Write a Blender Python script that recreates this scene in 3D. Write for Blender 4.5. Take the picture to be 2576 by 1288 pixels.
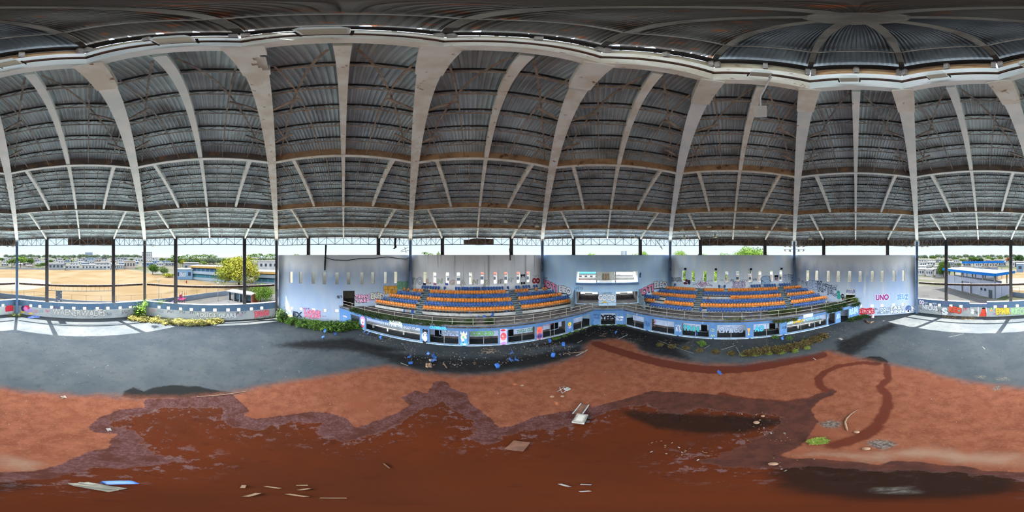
import bpy, math, random
import numpy as np
from mathutils import Vector, Matrix
for o in list(bpy.data.objects): bpy.data.objects.remove(o, do_unlink=True)
SC = bpy.context.scene
COL = SC.collection
PI = math.pi
# ------------------------------------------------------------------ camera: a full 360 x 180 degree panorama from a drone in the arena
R = 34.0                      # corner radius of the octagonal arena
DW = R*math.cos(PI/8)         # centre to wall
PHI = -2.9972                 # azimuth of the first corner column
CAM = (-0.0375*R, 0.0229*R, 12.7)
camd = bpy.data.cameras.new('camera'); cam = bpy.data.objects.new('camera', camd); COL.objects.link(cam)
camd.type = 'PANO'
if hasattr(camd, 'panorama_type'): camd.panorama_type = 'EQUIRECTANGULAR'
if hasattr(camd, 'cycles'): camd.cycles.panorama_type = 'EQUIRECTANGULAR'
camd.clip_end = 5000; camd.clip_start = 0.05
cam.location = CAM; cam.rotation_euler = (PI/2, 0, 0)
SC.camera = cam
# ------------------------------------------------------------------ sky, sun, exposure
SC.view_settings.view_transform = 'Standard'
SC.view_settings.look = 'None'
SC.view_settings.gamma = 1.0
SC.view_settings.use_curve_mapping = False
SC.view_settings.exposure = 1.3
try:
    SC.cycles.max_bounces = 8; SC.cycles.diffuse_bounces = 6; SC.cycles.glossy_bounces = 3
    SC.cycles.caustics_reflective = False; SC.cycles.caustics_refractive = False
except Exception: pass
SUN_AZ, SUN_EL, SUN_E = math.radians(-172), math.radians(58.7), 19.0
W = bpy.data.worlds.new('world'); SC.world = W; W.use_nodes = True
nt = W.node_tree; nt.nodes.clear()
wo = nt.nodes.new('ShaderNodeOutputWorld'); bg = nt.nodes.new('ShaderNodeBackground')
tc = nt.nodes.new('ShaderNodeTexCoord'); sx = nt.nodes.new('ShaderNodeSeparateXYZ')
rp = nt.nodes.new('ShaderNodeValToRGB')
nt.links.new(tc.outputs['Generated'], sx.inputs[0]); nt.links.new(sx.outputs['Z'], rp.inputs[0])
nt.links.new(rp.outputs[0], bg.inputs[0]); nt.links.new(bg.outputs[0], wo.inputs[0])
els = rp.color_ramp.elements
els[0].position = 0.0; els[0].color = (0.40, 0.455, 0.485, 1)
els[1].position = 0.115; els[1].color = (0.30, 0.40, 0.485, 1)
for p, c in ((0.16, (11, 12, 13, 1)), (0.55, (11, 12, 13, 1)), (0.75, (2.0, 2.6, 3.8, 1))):   # bright haze above the horizon, blue zenith
    e = els.new(p); e.color = c
bg.inputs[1].default_value = 1.0
sd = bpy.data.lights.new('sun', 'SUN'); sun = bpy.data.objects.new('sun', sd); COL.objects.link(sun)
sd.energy = SUN_E; sd.angle = 0.01; sd.color = (1.0, 0.95, 0.88)
_sv = Vector((math.sin(SUN_AZ)*math.cos(SUN_EL), math.cos(SUN_AZ)*math.cos(SUN_EL), math.sin(SUN_EL)))
sun.rotation_euler = _sv.to_track_quat('Z', 'Y').to_euler(); sun.location = (0, 0, 60)
# ------------------------------------------------------------------ survey helpers: angles read off the photograph give points on known planes
PW, PH = 2576.0, 1288.0
def ray(x, y):
    a = (x/PW*2-1)*PI; e = (.5-y/PH)*PI
    return np.array([math.sin(a)*math.cos(e), math.cos(a)*math.cos(e), math.sin(e)])
CAMV = np.array(CAM)
def on_z(x, y, z=0.0):
    v = ray(x, y); t = (z-CAMV[2])/v[2]; return CAMV+v*t
def at_dist(x, y, dist):
    v = ray(x, y); return CAMV+v*(dist/math.hypot(v[0], v[1]))
def frame(b):
    a = PHI+(b+.5)*PI/4
    return np.array([math.cos(a), -math.sin(a), 0]), np.array([math.sin(a), math.cos(a), 0])
FR = [frame(b) for b in range(8)]
def bp(b, c, d, z):           # bay frame -> world : c along the wall from its middle, d from the arena centre, z up
    u, n = FR[b]; return u*c+n*d+np.array([0, 0, z])
def on_d(b, x, y, d=DW):      # where the sight line meets the vertical plane d of a bay -> (c, z)
    u, n = FR[b]; v = ray(x, y); t = (d-n@CAMV)/(n@v); p = CAMV+v*t
    return float(u@p), float(p[2])
def cx(b, x, d=DW): return on_d(b, x, 700, d)[0]
def corner(k, r=R, z=0.0):
    a = PHI+k*PI/4; return np.array([r*math.sin(a), r*math.cos(a), z])
# ------------------------------------------------------------------ mesh builder
class MB:
    def __init__(s): s.v = []; s.f = []; s.m = []
    def add(s, vs, fs, mi=0):
        b = len(s.v); s.v.extend([tuple(map(float, p)) for p in vs])
        s.f.extend([tuple(b+i for i in f) for f in fs]); s.m.extend([mi]*len(fs)); return s
    def hexa(s, p, mi=0):
        return s.add(p, [(3,2,1,0),(4,5,6,7),(0,1,5,4),(1,2,6,5),(2,3,7,6),(3,0,4,7)], mi)
    def box(s, c, sx, sy, sz, rz=0.0, mi=0):   # c = centre of the base
        co, si = math.cos(rz), math.sin(rz); P = []
        for z in (0, sz):
            for x, y in ((-sx/2,-sy/2),(sx/2,-sy/2),(sx/2,sy/2),(-sx/2,sy/2)):
                P.append((c[0]+x*co-y*si, c[1]+x*si+y*co, c[2]+z))
        return s.hexa(P, mi)
    def beam(s, a, b, w, h, mi=0, up=(0,0,1), off=0.0):  # rectangular bar a->b, w wide, h high, raised by off along its own up
        a = np.array(a, float); b = np.array(b, float); t = b-a; L = np.linalg.norm(t)
        if L < 1e-6: return s
        t /= L; up = np.array(up, float); sd_ = np.cross(t, up)
        if np.linalg.norm(sd_) < 1e-4: sd_ = np.cross(t, np.array([1.,0,0]))
        sd_ /= np.linalg.norm(sd_); u = np.cross(sd_, t); o = u*off
        q = [(-w/2,-h/2),(w/2,-h/2),(w/2,h/2),(-w/2,h/2)]
        return s.hexa([a+o+sd_*x+u*y for x, y in q]+[b+o+sd_*x+u*y for x, y in q], mi)
    def tube(s, pts, r, n=6, mi=0, cap=True):
        pts = [np.array(p, float) for p in pts]; rs = r if isinstance(r, (list, tuple)) else [r]*len(pts)
        V = []; F = []
        for i, p in enumerate(pts):
            t = pts[min(i+1, len(pts)-1)]-pts[max(i-1, 0)]; t = t/(np.linalg.norm(t)+1e-9)
            a = np.cross(t, [0,0,1.]); 
            if np.linalg.norm(a) < 1e-3: a = np.cross(t, [1.,0,0])
            a /= np.linalg.norm(a); b = np.cross(t, a)
            for k in range(n):
                th = 2*PI*k/n; V.append(p+(a*math.cos(th)+b*math.sin(th))*rs[i])
        for i in range(len(pts)-1):
            for k in range(n):
                F.append((i*n+k, i*n+(k+1)%n, (i+1)*n+(k+1)%n, (i+1)*n+k))
        if cap: F.append(tuple(range(n-1,-1,-1))); F.append(tuple((len(pts)-1)*n+k for k in range(n)))
        return s.add(V, F, mi)
    def lathe(s, prof, c=(0,0,0), n=16, mi=0, axis=None):
        V = []; F = []
        for r, z in prof:
            for k in range(n):
                th = 2*PI*k/n; V.append(np.array([r*math.cos(th), r*math.sin(th), z]))
        if axis is not None:
            q = Vector((0,0,1)).rotation_difference(Vector(axis)).to_matrix(); V = [np.array(q@Vector(v)) for v in V]
        V = [v+np.array(c, float) for v in V]
        for i in range(len(prof)-1):
            for k in range(n): F.append((i*n+k, i*n+(k+1)%n, (i+1)*n+(k+1)%n, (i+1)*n+k))
        F.append(tuple(range(n-1,-1,-1))); F.append(tuple((len(prof)-1)*n+k for k in range(n)))
        return s.add(V, F, mi)
    def prism(s, poly, z0, z1, mi=0):          # horizontal polygon (ccw) extruded
        n = len(poly)
        return s.add([(p[0],p[1],z0) for p in poly]+[(p[0],p[1],z1) for p in poly],
            [tuple(range(n-1,-1,-1)), tuple(range(n,2*n))]+[(i,(i+1)%n,n+(i+1)%n,n+i) for i in range(n)], mi)
    def plate(s, fn, s0, s1, z0, z1, holes, th, mi=0, cuts=(), zm=None, jamb=None):
        # upright slab with rectangular holes; fn(c, z, t) -> world, t = 0 front .. th back; zm(z) -> material index
        S = sorted({s0, s1, *[x for h in holes for x in h[:2]], *[c for c in cuts if s0 < c < s1]})
        Z = sorted({z0, z1, *[x for h in holes for x in h[2:4]], *([c for c in (zm[1] if zm else ())])})
        S = [x for x in S if s0-1e-6 <= x <= s1+1e-6]; Z = [x for x in Z if z0-1e-6 <= x <= z1+1e-6]
        def solid(i, j):
            if i < 0 or j < 0 or i >= len(S)-1 or j >= len(Z)-1: return False
            a = (S[i]+S[i+1])/2; b = (Z[j]+Z[j+1])/2
            return not any(h[0] < a < h[1] and h[2] < b < h[3] for h in holes)
        for i in range(len(S)-1):
            for j in range(len(Z)-1):
                if not solid(i, j): continue
                m = zm[0]((Z[j]+Z[j+1])/2) if zm else mi
                jm = m if jamb is None else jamb
                a, b, c, d = S[i], S[i+1], Z[j], Z[j+1]
                s.add([fn(a,c,0),fn(b,c,0),fn(b,d,0),fn(a,d,0)], [(0,1,2,3)], m)
                s.add([fn(a,c,th),fn(b,c,th),fn(b,d,th),fn(a,d,th)], [(3,2,1,0)], m)
                if not solid(i-1,j): s.add([fn(a,c,0),fn(a,c,th),fn(a,d,th),fn(a,d,0)], [(3,2,1,0)], jm)
                if not solid(i+1,j): s.add([fn(b,c,0),fn(b,c,th),fn(b,d,th),fn(b,d,0)], [(0,1,2,3)], jm)
                if not solid(i,j-1): s.add([fn(a,c,0),fn(b,c,0),fn(b,c,th),fn(a,c,th)], [(3,2,1,0)], jm)
                if not solid(i,j+1): s.add([fn(a,d,0),fn(b,d,0),fn(b,d,th),fn(a,d,th)], [(0,1,2,3)], jm)
        return s
    def mesh(s, name, mats, loc=(0,0,0), smooth=False):
        me = bpy.data.meshes.new(name)
        if s.v:
            V = np.array(s.v)-np.array(loc, float)
            me.from_pydata(V.tolist(), [], s.f)
        for m in (mats if isinstance(mats, (list, tuple)) else [mats]): me.materials.append(m)
        if s.m and max(s.m) > 0: me.polygons.foreach_set('material_index', s.m)
        if smooth: me.polygons.foreach_set('use_smooth', [True]*len(me.polygons))
        me.update(); return me
    def build(s, name, mats, parent=None, loc=None, smooth=False, **kw):
        # parent given: vertices are in world (or in the parent's space when kw local=True)
        local = kw.pop('local', False)
        if parent is not None:
            w = wloc(parent); L = (0,0,0) if local else w
            o = bpy.data.objects.new(name, s.mesh(name, mats, L, smooth)); o.parent = parent
        else:
            if loc is None:
                V = np.array(s.v); lo, hi = V.min(0), V.max(0); loc = ((lo[0]+hi[0])/2, (lo[1]+hi[1])/2, lo[2])
            o = bpy.data.objects.new(name, s.mesh(name, mats, loc, smooth)); o.location = loc
        COL.objects.link(o); tag(o, **kw); return o
def wloc(o):
    p = np.array(o.location)
    while o.parent is not None: o = o.parent; p = p+np.array(o.location)
    return p
def tag(o, label=None, cat=None, group=None, kind=None):
    if label: o['label'] = label
    if cat: o['category'] = cat
    if group: o['group'] = group
    if kind: o['kind'] = kind
    return o
def empty(name, loc, label=None, cat=None, group=None, kind=None, rz=0.0):
    o = bpy.data.objects.new(name, None); COL.objects.link(o); o.location = tuple(map(float, loc)); o.rotation_euler = (0, 0, rz)
    o.empty_display_size = .2
    return tag(o, label, cat, group, kind)
def copy_tree(o, parent=None):
    c = o.copy(); COL.objects.link(c)
    if parent is not None: c.parent = parent
    for ch in o.children: copy_tree(ch, c)
    return c
ORD = 'first second third fourth fifth sixth seventh eighth ninth tenth eleventh twelfth thirteenth fourteenth fifteenth sixteenth seventeenth eighteenth nineteenth twentieth'.split()
def nth(i): return ORD[i] if i < 20 else ('twenty-'+ORD[i-20] if i < 29 else ('thirtieth' if i == 29 else 'thirty-'+ORD[i-30]))
# ------------------------------------------------------------------ materials
MT = {}; SPEC = 1.0
def lin(c): return tuple((x/255/12.92 if x/255 <= .04045 else ((x/255+.055)/1.055)**2.4) for x in c)
def up(c, k): return tuple(min(.9, x*k) for x in c)
def mat(name, c1, c2=None, scale=2.0, rough=.8, metal=0.0, stretch=(1,1,1), lo=.35, hi=.65, c3=None, s3=8.0, lo3=.6, hi3=.7, bump=0.0, bscale=20., st3=None, detail=6, spec=.3, faded=None):
    # c1 / c2 blended by one noise, c3 (stain, rust, dirt) laid over them by another; all in the thing's own space
    if name in MT: return MT[name]
    m = bpy.data.materials.new(name); m.use_nodes = True; n = m.node_tree; N = n.nodes; L = n.links
    b = N['Principled BSDF']; b.inputs['Roughness'].default_value = rough; b.inputs['Metallic'].default_value = metal
    b.inputs['Specular IOR Level'].default_value = spec*SPEC
    t = N.new('ShaderNodeTexCoord'); src = t.outputs['Object']
    def noise(sc, st, det):
        mp = N.new('ShaderNodeMapping'); mp.inputs['Scale'].default_value = st; L.new(src, mp.inputs[0])
        no = N.new('ShaderNodeTexNoise'); no.inputs['Scale'].default_value = sc; no.inputs['Detail'].default_value = det
        L.new(mp.outputs[0], no.inputs['Vector']); return no.outputs['Fac']
    def ramp(f, a, z):
        r = N.new('ShaderNodeMapRange'); r.interpolation_type = 'SMOOTHSTEP'
        r.inputs['From Min'].default_value = a; r.inputs['From Max'].default_value = z; L.new(f, r.inputs['Value']); return r.outputs[0]
    def mix(f, A, B):
        x = N.new('ShaderNodeMix'); x.data_type = 'RGBA'; L.new(f, x.inputs['Factor'])
        for s_, k in ((A, 6), (B, 7)):
            if isinstance(s_, tuple): x.inputs[k].default_value = (*s_, 1)
            else: L.new(s_, x.inputs[k])
        return x.outputs[2]
    colr = c1
    if c2: colr = mix(ramp(noise(scale, stretch, detail), lo, hi), c1, c2)
    if c3: colr = mix(ramp(noise(s3, st3 or stretch, detail), lo3, hi3), colr, c3)
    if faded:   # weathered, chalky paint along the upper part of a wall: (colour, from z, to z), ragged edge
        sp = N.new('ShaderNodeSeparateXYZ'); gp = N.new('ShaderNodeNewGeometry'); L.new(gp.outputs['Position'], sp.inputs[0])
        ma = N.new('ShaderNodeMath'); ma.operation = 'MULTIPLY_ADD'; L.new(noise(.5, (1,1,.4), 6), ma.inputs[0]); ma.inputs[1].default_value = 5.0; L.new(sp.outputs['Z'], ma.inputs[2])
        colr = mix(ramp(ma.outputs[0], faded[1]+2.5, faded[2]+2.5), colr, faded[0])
    if isinstance(colr, tuple): b.inputs['Base Color'].default_value = (*colr, 1)
    else: L.new(colr, b.inputs['Base Color'])
    if bump:
        bu = N.new('ShaderNodeBump'); bu.inputs['Strength'].default_value = bump; bu.inputs['Distance'].default_value = .02
        L.new(noise(bscale, (1,1,1), 3), bu.inputs['Height']); L.new(bu.outputs[0], b.inputs['Normal'])
    MT[name] = m; return m
RUST = lin((112, 66, 40))
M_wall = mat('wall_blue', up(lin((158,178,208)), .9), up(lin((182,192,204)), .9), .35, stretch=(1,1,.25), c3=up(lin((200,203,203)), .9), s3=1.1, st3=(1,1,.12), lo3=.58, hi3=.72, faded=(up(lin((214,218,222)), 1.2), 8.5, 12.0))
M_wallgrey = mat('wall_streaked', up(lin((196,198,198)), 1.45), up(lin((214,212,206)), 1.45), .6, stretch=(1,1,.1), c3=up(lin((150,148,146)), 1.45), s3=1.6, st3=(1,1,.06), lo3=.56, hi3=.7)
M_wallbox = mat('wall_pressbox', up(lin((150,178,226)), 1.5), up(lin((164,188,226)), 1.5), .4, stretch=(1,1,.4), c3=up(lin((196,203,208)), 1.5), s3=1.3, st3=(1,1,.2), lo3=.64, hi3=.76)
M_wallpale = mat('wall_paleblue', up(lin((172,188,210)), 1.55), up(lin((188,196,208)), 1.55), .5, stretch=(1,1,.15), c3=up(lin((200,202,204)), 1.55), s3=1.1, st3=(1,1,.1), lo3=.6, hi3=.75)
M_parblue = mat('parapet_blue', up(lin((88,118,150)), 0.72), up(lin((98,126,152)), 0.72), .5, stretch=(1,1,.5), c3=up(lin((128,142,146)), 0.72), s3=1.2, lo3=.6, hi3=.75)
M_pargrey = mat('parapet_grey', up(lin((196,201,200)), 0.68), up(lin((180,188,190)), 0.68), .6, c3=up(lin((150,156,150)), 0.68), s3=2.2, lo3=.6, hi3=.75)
M_ledge = mat('ledge_concrete', lin((206,200,188)), lin((168,160,148)), 2.0, c3=lin((110,100,90)), s3=3.)
M_beige = mat('block_beige', lin((122,114,98)), lin((104,98,82)), 6.0)
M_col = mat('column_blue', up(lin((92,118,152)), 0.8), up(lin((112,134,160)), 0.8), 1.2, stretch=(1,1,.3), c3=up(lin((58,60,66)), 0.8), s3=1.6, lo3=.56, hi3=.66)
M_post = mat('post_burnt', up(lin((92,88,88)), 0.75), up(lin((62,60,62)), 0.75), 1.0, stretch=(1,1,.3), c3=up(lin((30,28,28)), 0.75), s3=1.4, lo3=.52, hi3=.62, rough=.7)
M_rail = mat('rail_rust', lin((84,62,52)), lin((54,42,38)), 2.0, c3=lin((176,160,140)), s3=4., lo3=.62, hi3=.68)
M_white = mat('steel_white', up(lin((206,214,214)), 1.4), up(lin((192,202,202)), 1.4), .8, c3=lin((150,110,80)), s3=3.5, lo3=.70, hi3=.76, rough=.6)
M_whiterust = mat('steel_white_rusting', up(lin((206,208,202)), 1.4), up(lin((190,186,174)), 1.4), 1.2, c3=lin((140,98,70)), s3=3.0, lo3=.62, hi3=.74, rough=.7)
M_web = mat('steel_brown_web', up(lin((120,108,98)), 1.3), up(lin((96,86,80)), 1.3), .8, c3=up(lin((150,116,86)), 1.3), s3=1.0, lo3=.56, hi3=.7, rough=.7)
M_webrust = mat('steel_tan_web', up(lin((176,142,108)), 1.2), up(lin((148,116,88)), 1.2), .8, c3=up(lin((104,72,50)), 1.2), s3=1.6, lo3=.58, hi3=.7, rough=.7)
M_joist = mat('joist_grey', up(lin((128,124,118)), 1.5), up(lin((96,92,90)), 1.5), 3.0, c3=RUST, s3=5., lo3=.6, hi3=.7)
M_joistrust = mat('joist_rust', up(lin((146,132,118)), 1.4), up(lin((116,104,92)), 1.4), 3.0, c3=RUST, s3=4., lo3=.6, hi3=.72)
M_deck = mat('roof_deck', up(lin((150,164,169)), 1.9), up(lin((126,140,146)), 1.9), .5, rough=.5, stretch=(1,1,1), c3=up(lin((100,104,106)), 1.9), s3=.5, lo3=.55, hi3=.75, metal=.0)
M_deckout = mat('roof_outer_sheet', lin((210,212,210)), lin((180,184,184)), .3)
M_truss = mat('truss_paint', lin((150,156,164)), lin((122,130,140)), 1.5, c3=RUST, s3=4., lo3=.66, hi3=.74)
M_fascia = mat('fascia_brown', lin((112,88,66)), lin((84,68,54)), 1.2, c3=lin((150,110,74)), s3=1.6, lo3=.55, hi3=.7)
M_dark = mat('dark_steel', lin((52,50,50)), lin((40,38,38)), 2.0)
M_board = mat('louvre_board', lin((190,160,120)), lin((150,112,78)), 1.0, stretch=(1,1,3), c3=RUST, s3=2., lo3=.6, hi3=.75)
M_black = mat('void_black', lin((18,18,20)))
M_glass = mat('lamp_lens', lin((190,186,170)), rough=.25)
M_lampgrey = mat('lamp_grey', lin((170,172,172)), lin((140,140,138)), 4.)
# ================================================================== FLOOR
def pxpoly(pts): return np.array([on_z(x, y, 0)[:2] for x, y in pts])
def sdf(P, poly, closed=True):
    d = np.full(len(P), 1e9); ins = np.zeros(len(P), bool); n = len(poly)
    for i in range(n if closed else n-1):
        a = poly[i]; b = poly[(i+1) % n]; e = b-a; w = P-a
        t = np.clip((w@e)/(e@e+1e-12), 0, 1); q = w-t[:,None]*e; d = np.minimum(d, (q*q).sum(1))
        if closed:
            c = (a[1] > P[:,1]) != (b[1] > P[:,1])
            with np.errstate(divide='ignore', invalid='ignore'):
                xi = a[0]+(P[:,1]-a[1])*e[0]/(e[1] if abs(e[1]) > 1e-12 else 1e-12)
            ins ^= c & (P[:,0] < xi)
    d = np.sqrt(d); return np.where(ins, d, -d) if closed else d
clay_px = [(0,980),(53,986),(100,991),(150,995),(230,997),(300,999),(420,1004),(520,1000),(590,990),(640,978),(720,962),(800,951),(860,942),(911,930),(968,922),(1008,927),(1058,939),(1108,945),(1175,948),(1242,943),(1325,933),(1409,913),(1470,893),(1477,868),(1493,859),(1532,854),(1563,856),(1594,866),(1603,880),(1630,893),(1659,900),(1718,911),(1783,918),(1850,920),(1916,913),(1983,903),(2050,892),(2083,883),(2110,892),(2163,903),(2237,918),(2317,932),(2367,947),(2434,963),(2517,973)]
wet_px = [(0,1187),(90,1187),(130,1174),(187,1150),(214,1137),(274,1127),(277,1109),(294,1092),(240,1089),(219,1074),(247,1052),(300,1030),(364,1024),(357,1010),(367,1003),(501,997),(584,992),(601,1007),(628,1034),(614,1044),(644,1054),(701,1047),(785,1035),(835,1039),(878,1054),(891,1077),(925,1067),(958,1054),(1032,1020),(1008,1000),(1045,982),(1075,990),(1092,960),(1108,956),(1125,963),(1135,975),(1175,990),(1182,1013),(1225,1043),(1255,1075),(1292,1070),(1342,1047),(1409,1037),(1492,1023),(1542,1010),(1592,997),(1640,983),(1700,985),(1760,990),(1816,993),(1850,1000),(1916,1005),(1976,1010),(2033,1002),(2067,987),(2103,977),(2105,987),(2067,1004),(2040,1030),(2060,1060),(2040,1090),(2010,1124),(1960,1146),(2000,1154),(2050,1152),(2117,1157),(2217,1170),(2250,1159),(2317,1162),(2417,1172),(2517,1187)]
water_px = [(0,1207),(93,1209),(167,1190),(234,1180),(384,1170),(467,1160),(400,1144),(364,1124),(347,1097),(337,1080),(284,1074),(267,1060),(334,1047),(417,1024),(501,1024),(561,1023),(561,1047),(578,1074),(651,1080),(735,1060),(808,1063),(801,1090),(860,1113),(891,1104),(975,1083),(1025,1050),(1058,1030),(1112,1010),(1145,1035),(1192,1060),(1192,1107),(1242,1117),(1275,1094),(1325,1084),(1409,1077),(1492,1047),(1559,1024),(1626,1017),(1659,1033),(1718,1043),(1750,1024),(1850,1037),(1950,1042),(1976,1060),(1950,1080),(1883,1107),(1826,1144),(1750,1160),(1790,1172),(1850,1176),(1960,1180),(2060,1172),(2130,1178),(2220,1186),(2330,1182),(2420,1190),(2520,1200)]
dark_px = [[(858,866),(968,883),(1058,893),(1158,900),(1259,898),(1359,888),(1459,868),(1476,886),(1392,915),(1292,929),(1192,942),(1092,940),(1025,927),(968,906),(891,882)],
           [(1330,872),(1420,846),(1490,819),(1570,820),(1640,838),(1700,848),(1745,856),(1700,872),(1740,906),(1690,900),(1612,884),(1596,864),(1560,852),(1500,855),(1470,868),(1420,866)],
           [(2107,859),(2180,832),(2243,812),(2258,821),(2216,842),(2142,900),(2101,883)],
           [(2168,903),(2190,896),(2215,897),(2237,910),(2230,921),(2190,917)],
           [(304,1000),(312,984),(335,975),(362,984),(380,975),(430,968),(500,971),(584,987),(520,996),(420,1002),(350,1004)],
           [(690,868),(760,856),(880,850),(960,868),(1020,880),(960,890),(860,880)]]
damp_ln = [([(2210,915),(2170,912),(2112,920),(2075,935),(2057,953),(2066,975),(2085,985)],.35),([(2230,918),(2234,953),(2214,972),(2232,995),(2232,1023),(2217,1050),(2197,1080),(2166,1100),(2100,1120)],.36),
           ([(1500,864),(1545,880),(1620,902),(1716,922),(1783,930),(1883,926),(1983,908),(2066,893)],.75),([(1816,993),(1850,1003),(1916,1010),(1976,1015),(2033,1008),(2090,985)],.4)]
ash_px = [[(2175,1110),(2200,1100),(2240,1105),(2270,1118),(2230,1132),(2190,1128)],[(2055,1065),(2090,1055),(2130,1063),(2110,1078),(2070,1078)],[(2200,1228),(2300,1222),(2320,1240),(2230,1246)],
          [(2450,945),(2480,942),(2485,952),(2455,954)],[(2500,950),(2535,946),(2545,958),(2510,960)],[(2490,975),(2515,970),(2520,980),(2500,985)]]
sand_px = [[(2000,1145),(2060,1135),(2180,1140),(2330,1120),(2420,1135),(2576,1140),(2576,1172),(2420,1165),(2330,1155),(2250,1152),(2215,1163),(2117,1150),(2050,1146)],[(0,1140),(90,1160),(120,1168),(80,1182),(0,1182)]]
G = .2; ng = int(2*33/G)+1
gx = np.linspace(-33, 33, ng); GX, GY = np.meshgrid(gx, gx, indexing='ij')
P = np.stack([GX.ravel(), GY.ravel()], 1)
dn = np.max(np.stack([P@FR[b][1][:2] for b in range(8)]), 0)
keep = dn < DW+.25
idx = -np.ones(len(P), int); idx[keep] = np.arange(keep.sum())
ii = np.arange(ng*ng).reshape(ng, ng)
Q = np.stack([ii[:-1,:-1].ravel(), ii[1:,:-1].ravel(), ii[1:,1:].ravel(), ii[:-1,1:].ravel()], 1)
Q = idx[Q[keep[Q].all(1)]]
PK = P[keep]
me = bpy.data.meshes.new('floor')
me.from_pydata(np.c_[PK, np.zeros(len(PK))].tolist(), [], Q.tolist())
def att(name, val):
    a = me.attributes.new(name, 'FLOAT', 'POINT'); a.data.foreach_set('value', val.astype(np.float32))
att('clay', sdf(PK, pxpoly(clay_px))); att('wet', sdf(PK, pxpoly(wet_px))); att('water', sdf(PK, pxpoly(water_px)))
att('soaked', np.max([sdf(PK, pxpoly(q)) for i, q in enumerate(dark_px) if i not in (3, 4)], 0))
att('stain', np.max([sdf(PK, pxpoly(q)) for q in dark_px[3:5]], 0))
murk_px = [[(1930,1190),(1960,1170),(2060,1162),(2200,1172),(2400,1180),(2576,1190),(2576,1236),(2440,1254),(2240,1259),(2080,1252),(1980,1236)],[(1560,1030),(1700,1036),(1850,1042),(1955,1052),(1972,1062),(1900,1084),(1800,1092),(1650,1076),(1585,1052)],[(0,1208),(60,1216),(90,1222),(40,1232),(0,1232)]]
att('murk', np.max([sdf(PK, pxpoly(q)) for q in murk_px], 0))
att('brown', sdf(PK, pxpoly([(1480,990),(1700,960),(2130,960),(2300,1050),(2576,1140),(2576,1200),(2100,1215),(1800,1200),(1650,1150),(1600,1080)])))
att('damp', np.max([w-sdf(PK, pxpoly(l), False) for l, w in damp_ln], 0))
att('ash', np.max([sdf(PK, pxpoly(q)) for q in ash_px], 0))
att('sand', np.max([sdf(PK, pxpoly(q)) for q in sand_px], 0))
fm = bpy.data.materials.new('arena_floor'); fm.use_nodes = True
n_ = fm.node_tree; N = n_.nodes; L = n_.links; bs = N['Principled BSDF']
geo = N.new('ShaderNodeNewGeometry')
def nz(sc, det=6, rough=.6):
    o = N.new('ShaderNodeTexNoise'); o.inputs['Scale'].default_value = sc; o.inputs['Detail'].default_value = det; o.inputs['Roughness'].default_value = rough
    L.new(geo.outputs['Position'], o.inputs['Vector']); return o.outputs['Fac']
def mth(op, a, b=0.0, c=None):
    o = N.new('ShaderNodeMath'); o.operation = op
    for i, x in enumerate((a, b)):
        if isinstance(x, (int, float)): o.inputs[i].default_value = x
        else: L.new(x, o.inputs[i])
    return o.outputs[0]
def smooth(v, a, z, lo=0.0, hi=1.0):
    o = N.new('ShaderNodeMapRange'); o.interpolation_type = 'SMOOTHSTEP'
    o.inputs['From Min'].default_value = a; o.inputs['From Max'].default_value = z; o.inputs['To Min'].default_value = lo; o.inputs['To Max'].default_value = hi
    L.new(v, o.inputs['Value']); return o.outputs[0]
def mixc(f, A, B):
    x = N.new('ShaderNodeMix'); x.data_type = 'RGBA'
    if isinstance(f, (int, float)): x.inputs['Factor'].default_value = f
    else: L.new(f, x.inputs['Factor'])
    for s_, k in ((A, 6), (B, 7)):
        if isinstance(s_, tuple): x.inputs[k].default_value = (*s_, 1)
        else: L.new(s_, x.inputs[k])
    return x.outputs[2]
def attr(name):
    o = N.new('ShaderNodeAttribute'); o.attribute_name = name; return o.outputs['Fac']
big, mid_, fine, grit = nz(.25), nz(1.3, 8, .65), nz(7., 6, .7), nz(38., 3, .7)
def edge(name, amp, a, z, src=None):   # boundary roughened by noise
    return smooth(mth('ADD', attr(name), mth('MULTIPLY', mth('SUBTRACT', src or mid_, .5), amp)), a, z)
def dk(c, k=.185): return tuple(x*k for x in c)
asph = mixc(smooth(big, .35, .65), dk(lin((128,138,144))), dk(lin((150,156,157))))
asph = mixc(smooth(mid_, .5, .75), asph, dk(lin((116,124,130))))
asph = mixc(smooth(grit, .66, .74), asph, dk(lin((206,206,200))))
asph = mixc(edge('soaked', 2.0, -.7, .8), asph, mixc(smooth(mid_, .4, .7), dk(lin((66,66,68))), dk(lin((88,85,82)))))
asph = mixc(edge('stain', .5, -.1, .15), asph, dk(lin((70,70,68))))
clayc = mixc(smooth(mid_, .35, .65), dk(lin((178,110,80)), .36), dk(lin((150,88,64)), .36))
clayc = mixc(smooth(fine, .5, .75), clayc, dk(lin((196,130,100)), .36))
clayc = mixc(smooth(big, .5, .7), clayc, dk(lin((166,98,70)), .36))
clayc = mixc(mth('MULTIPLY', edge('sand', 1.5, -.3, .6), .8), clayc, dk(lin((196,160,134)), .36))
clayc = mixc(edge('damp', .5, -.1, .15), clayc, dk(lin((122,62,46)), .36))
colr = mixc(edge('clay', 1.6, -.9, .5, nz(.8, 8, .7)), asph, clayc)
wetm = edge('wet', .5, -.04, .06)
wetc = mixc(smooth(fine, .42, .62), dk(lin((112,72,66)), .36), dk(lin((138,98,96)), .36))
wetc = mixc(smooth(mid_, .45, .6), wetc, dk(lin((104,62,52)), .36))
wetc = mixc(mth('MULTIPLY', edge('brown', 1.5, -.6, .8), .85), wetc, mixc(smooth(mid_, .4, .62), dk(lin((112,66,52)), .36), dk(lin((92,60,52)), .36)))
colr = mixc(wetm, colr, wetc)
watm = edge('water', 1.5, -.15, .12, nz(1.6, 10, .7))
watc = mixc(smooth(big, .3, .7), dk(lin((120,58,32)), .36), dk(lin((104,54,34)), .36))
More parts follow.
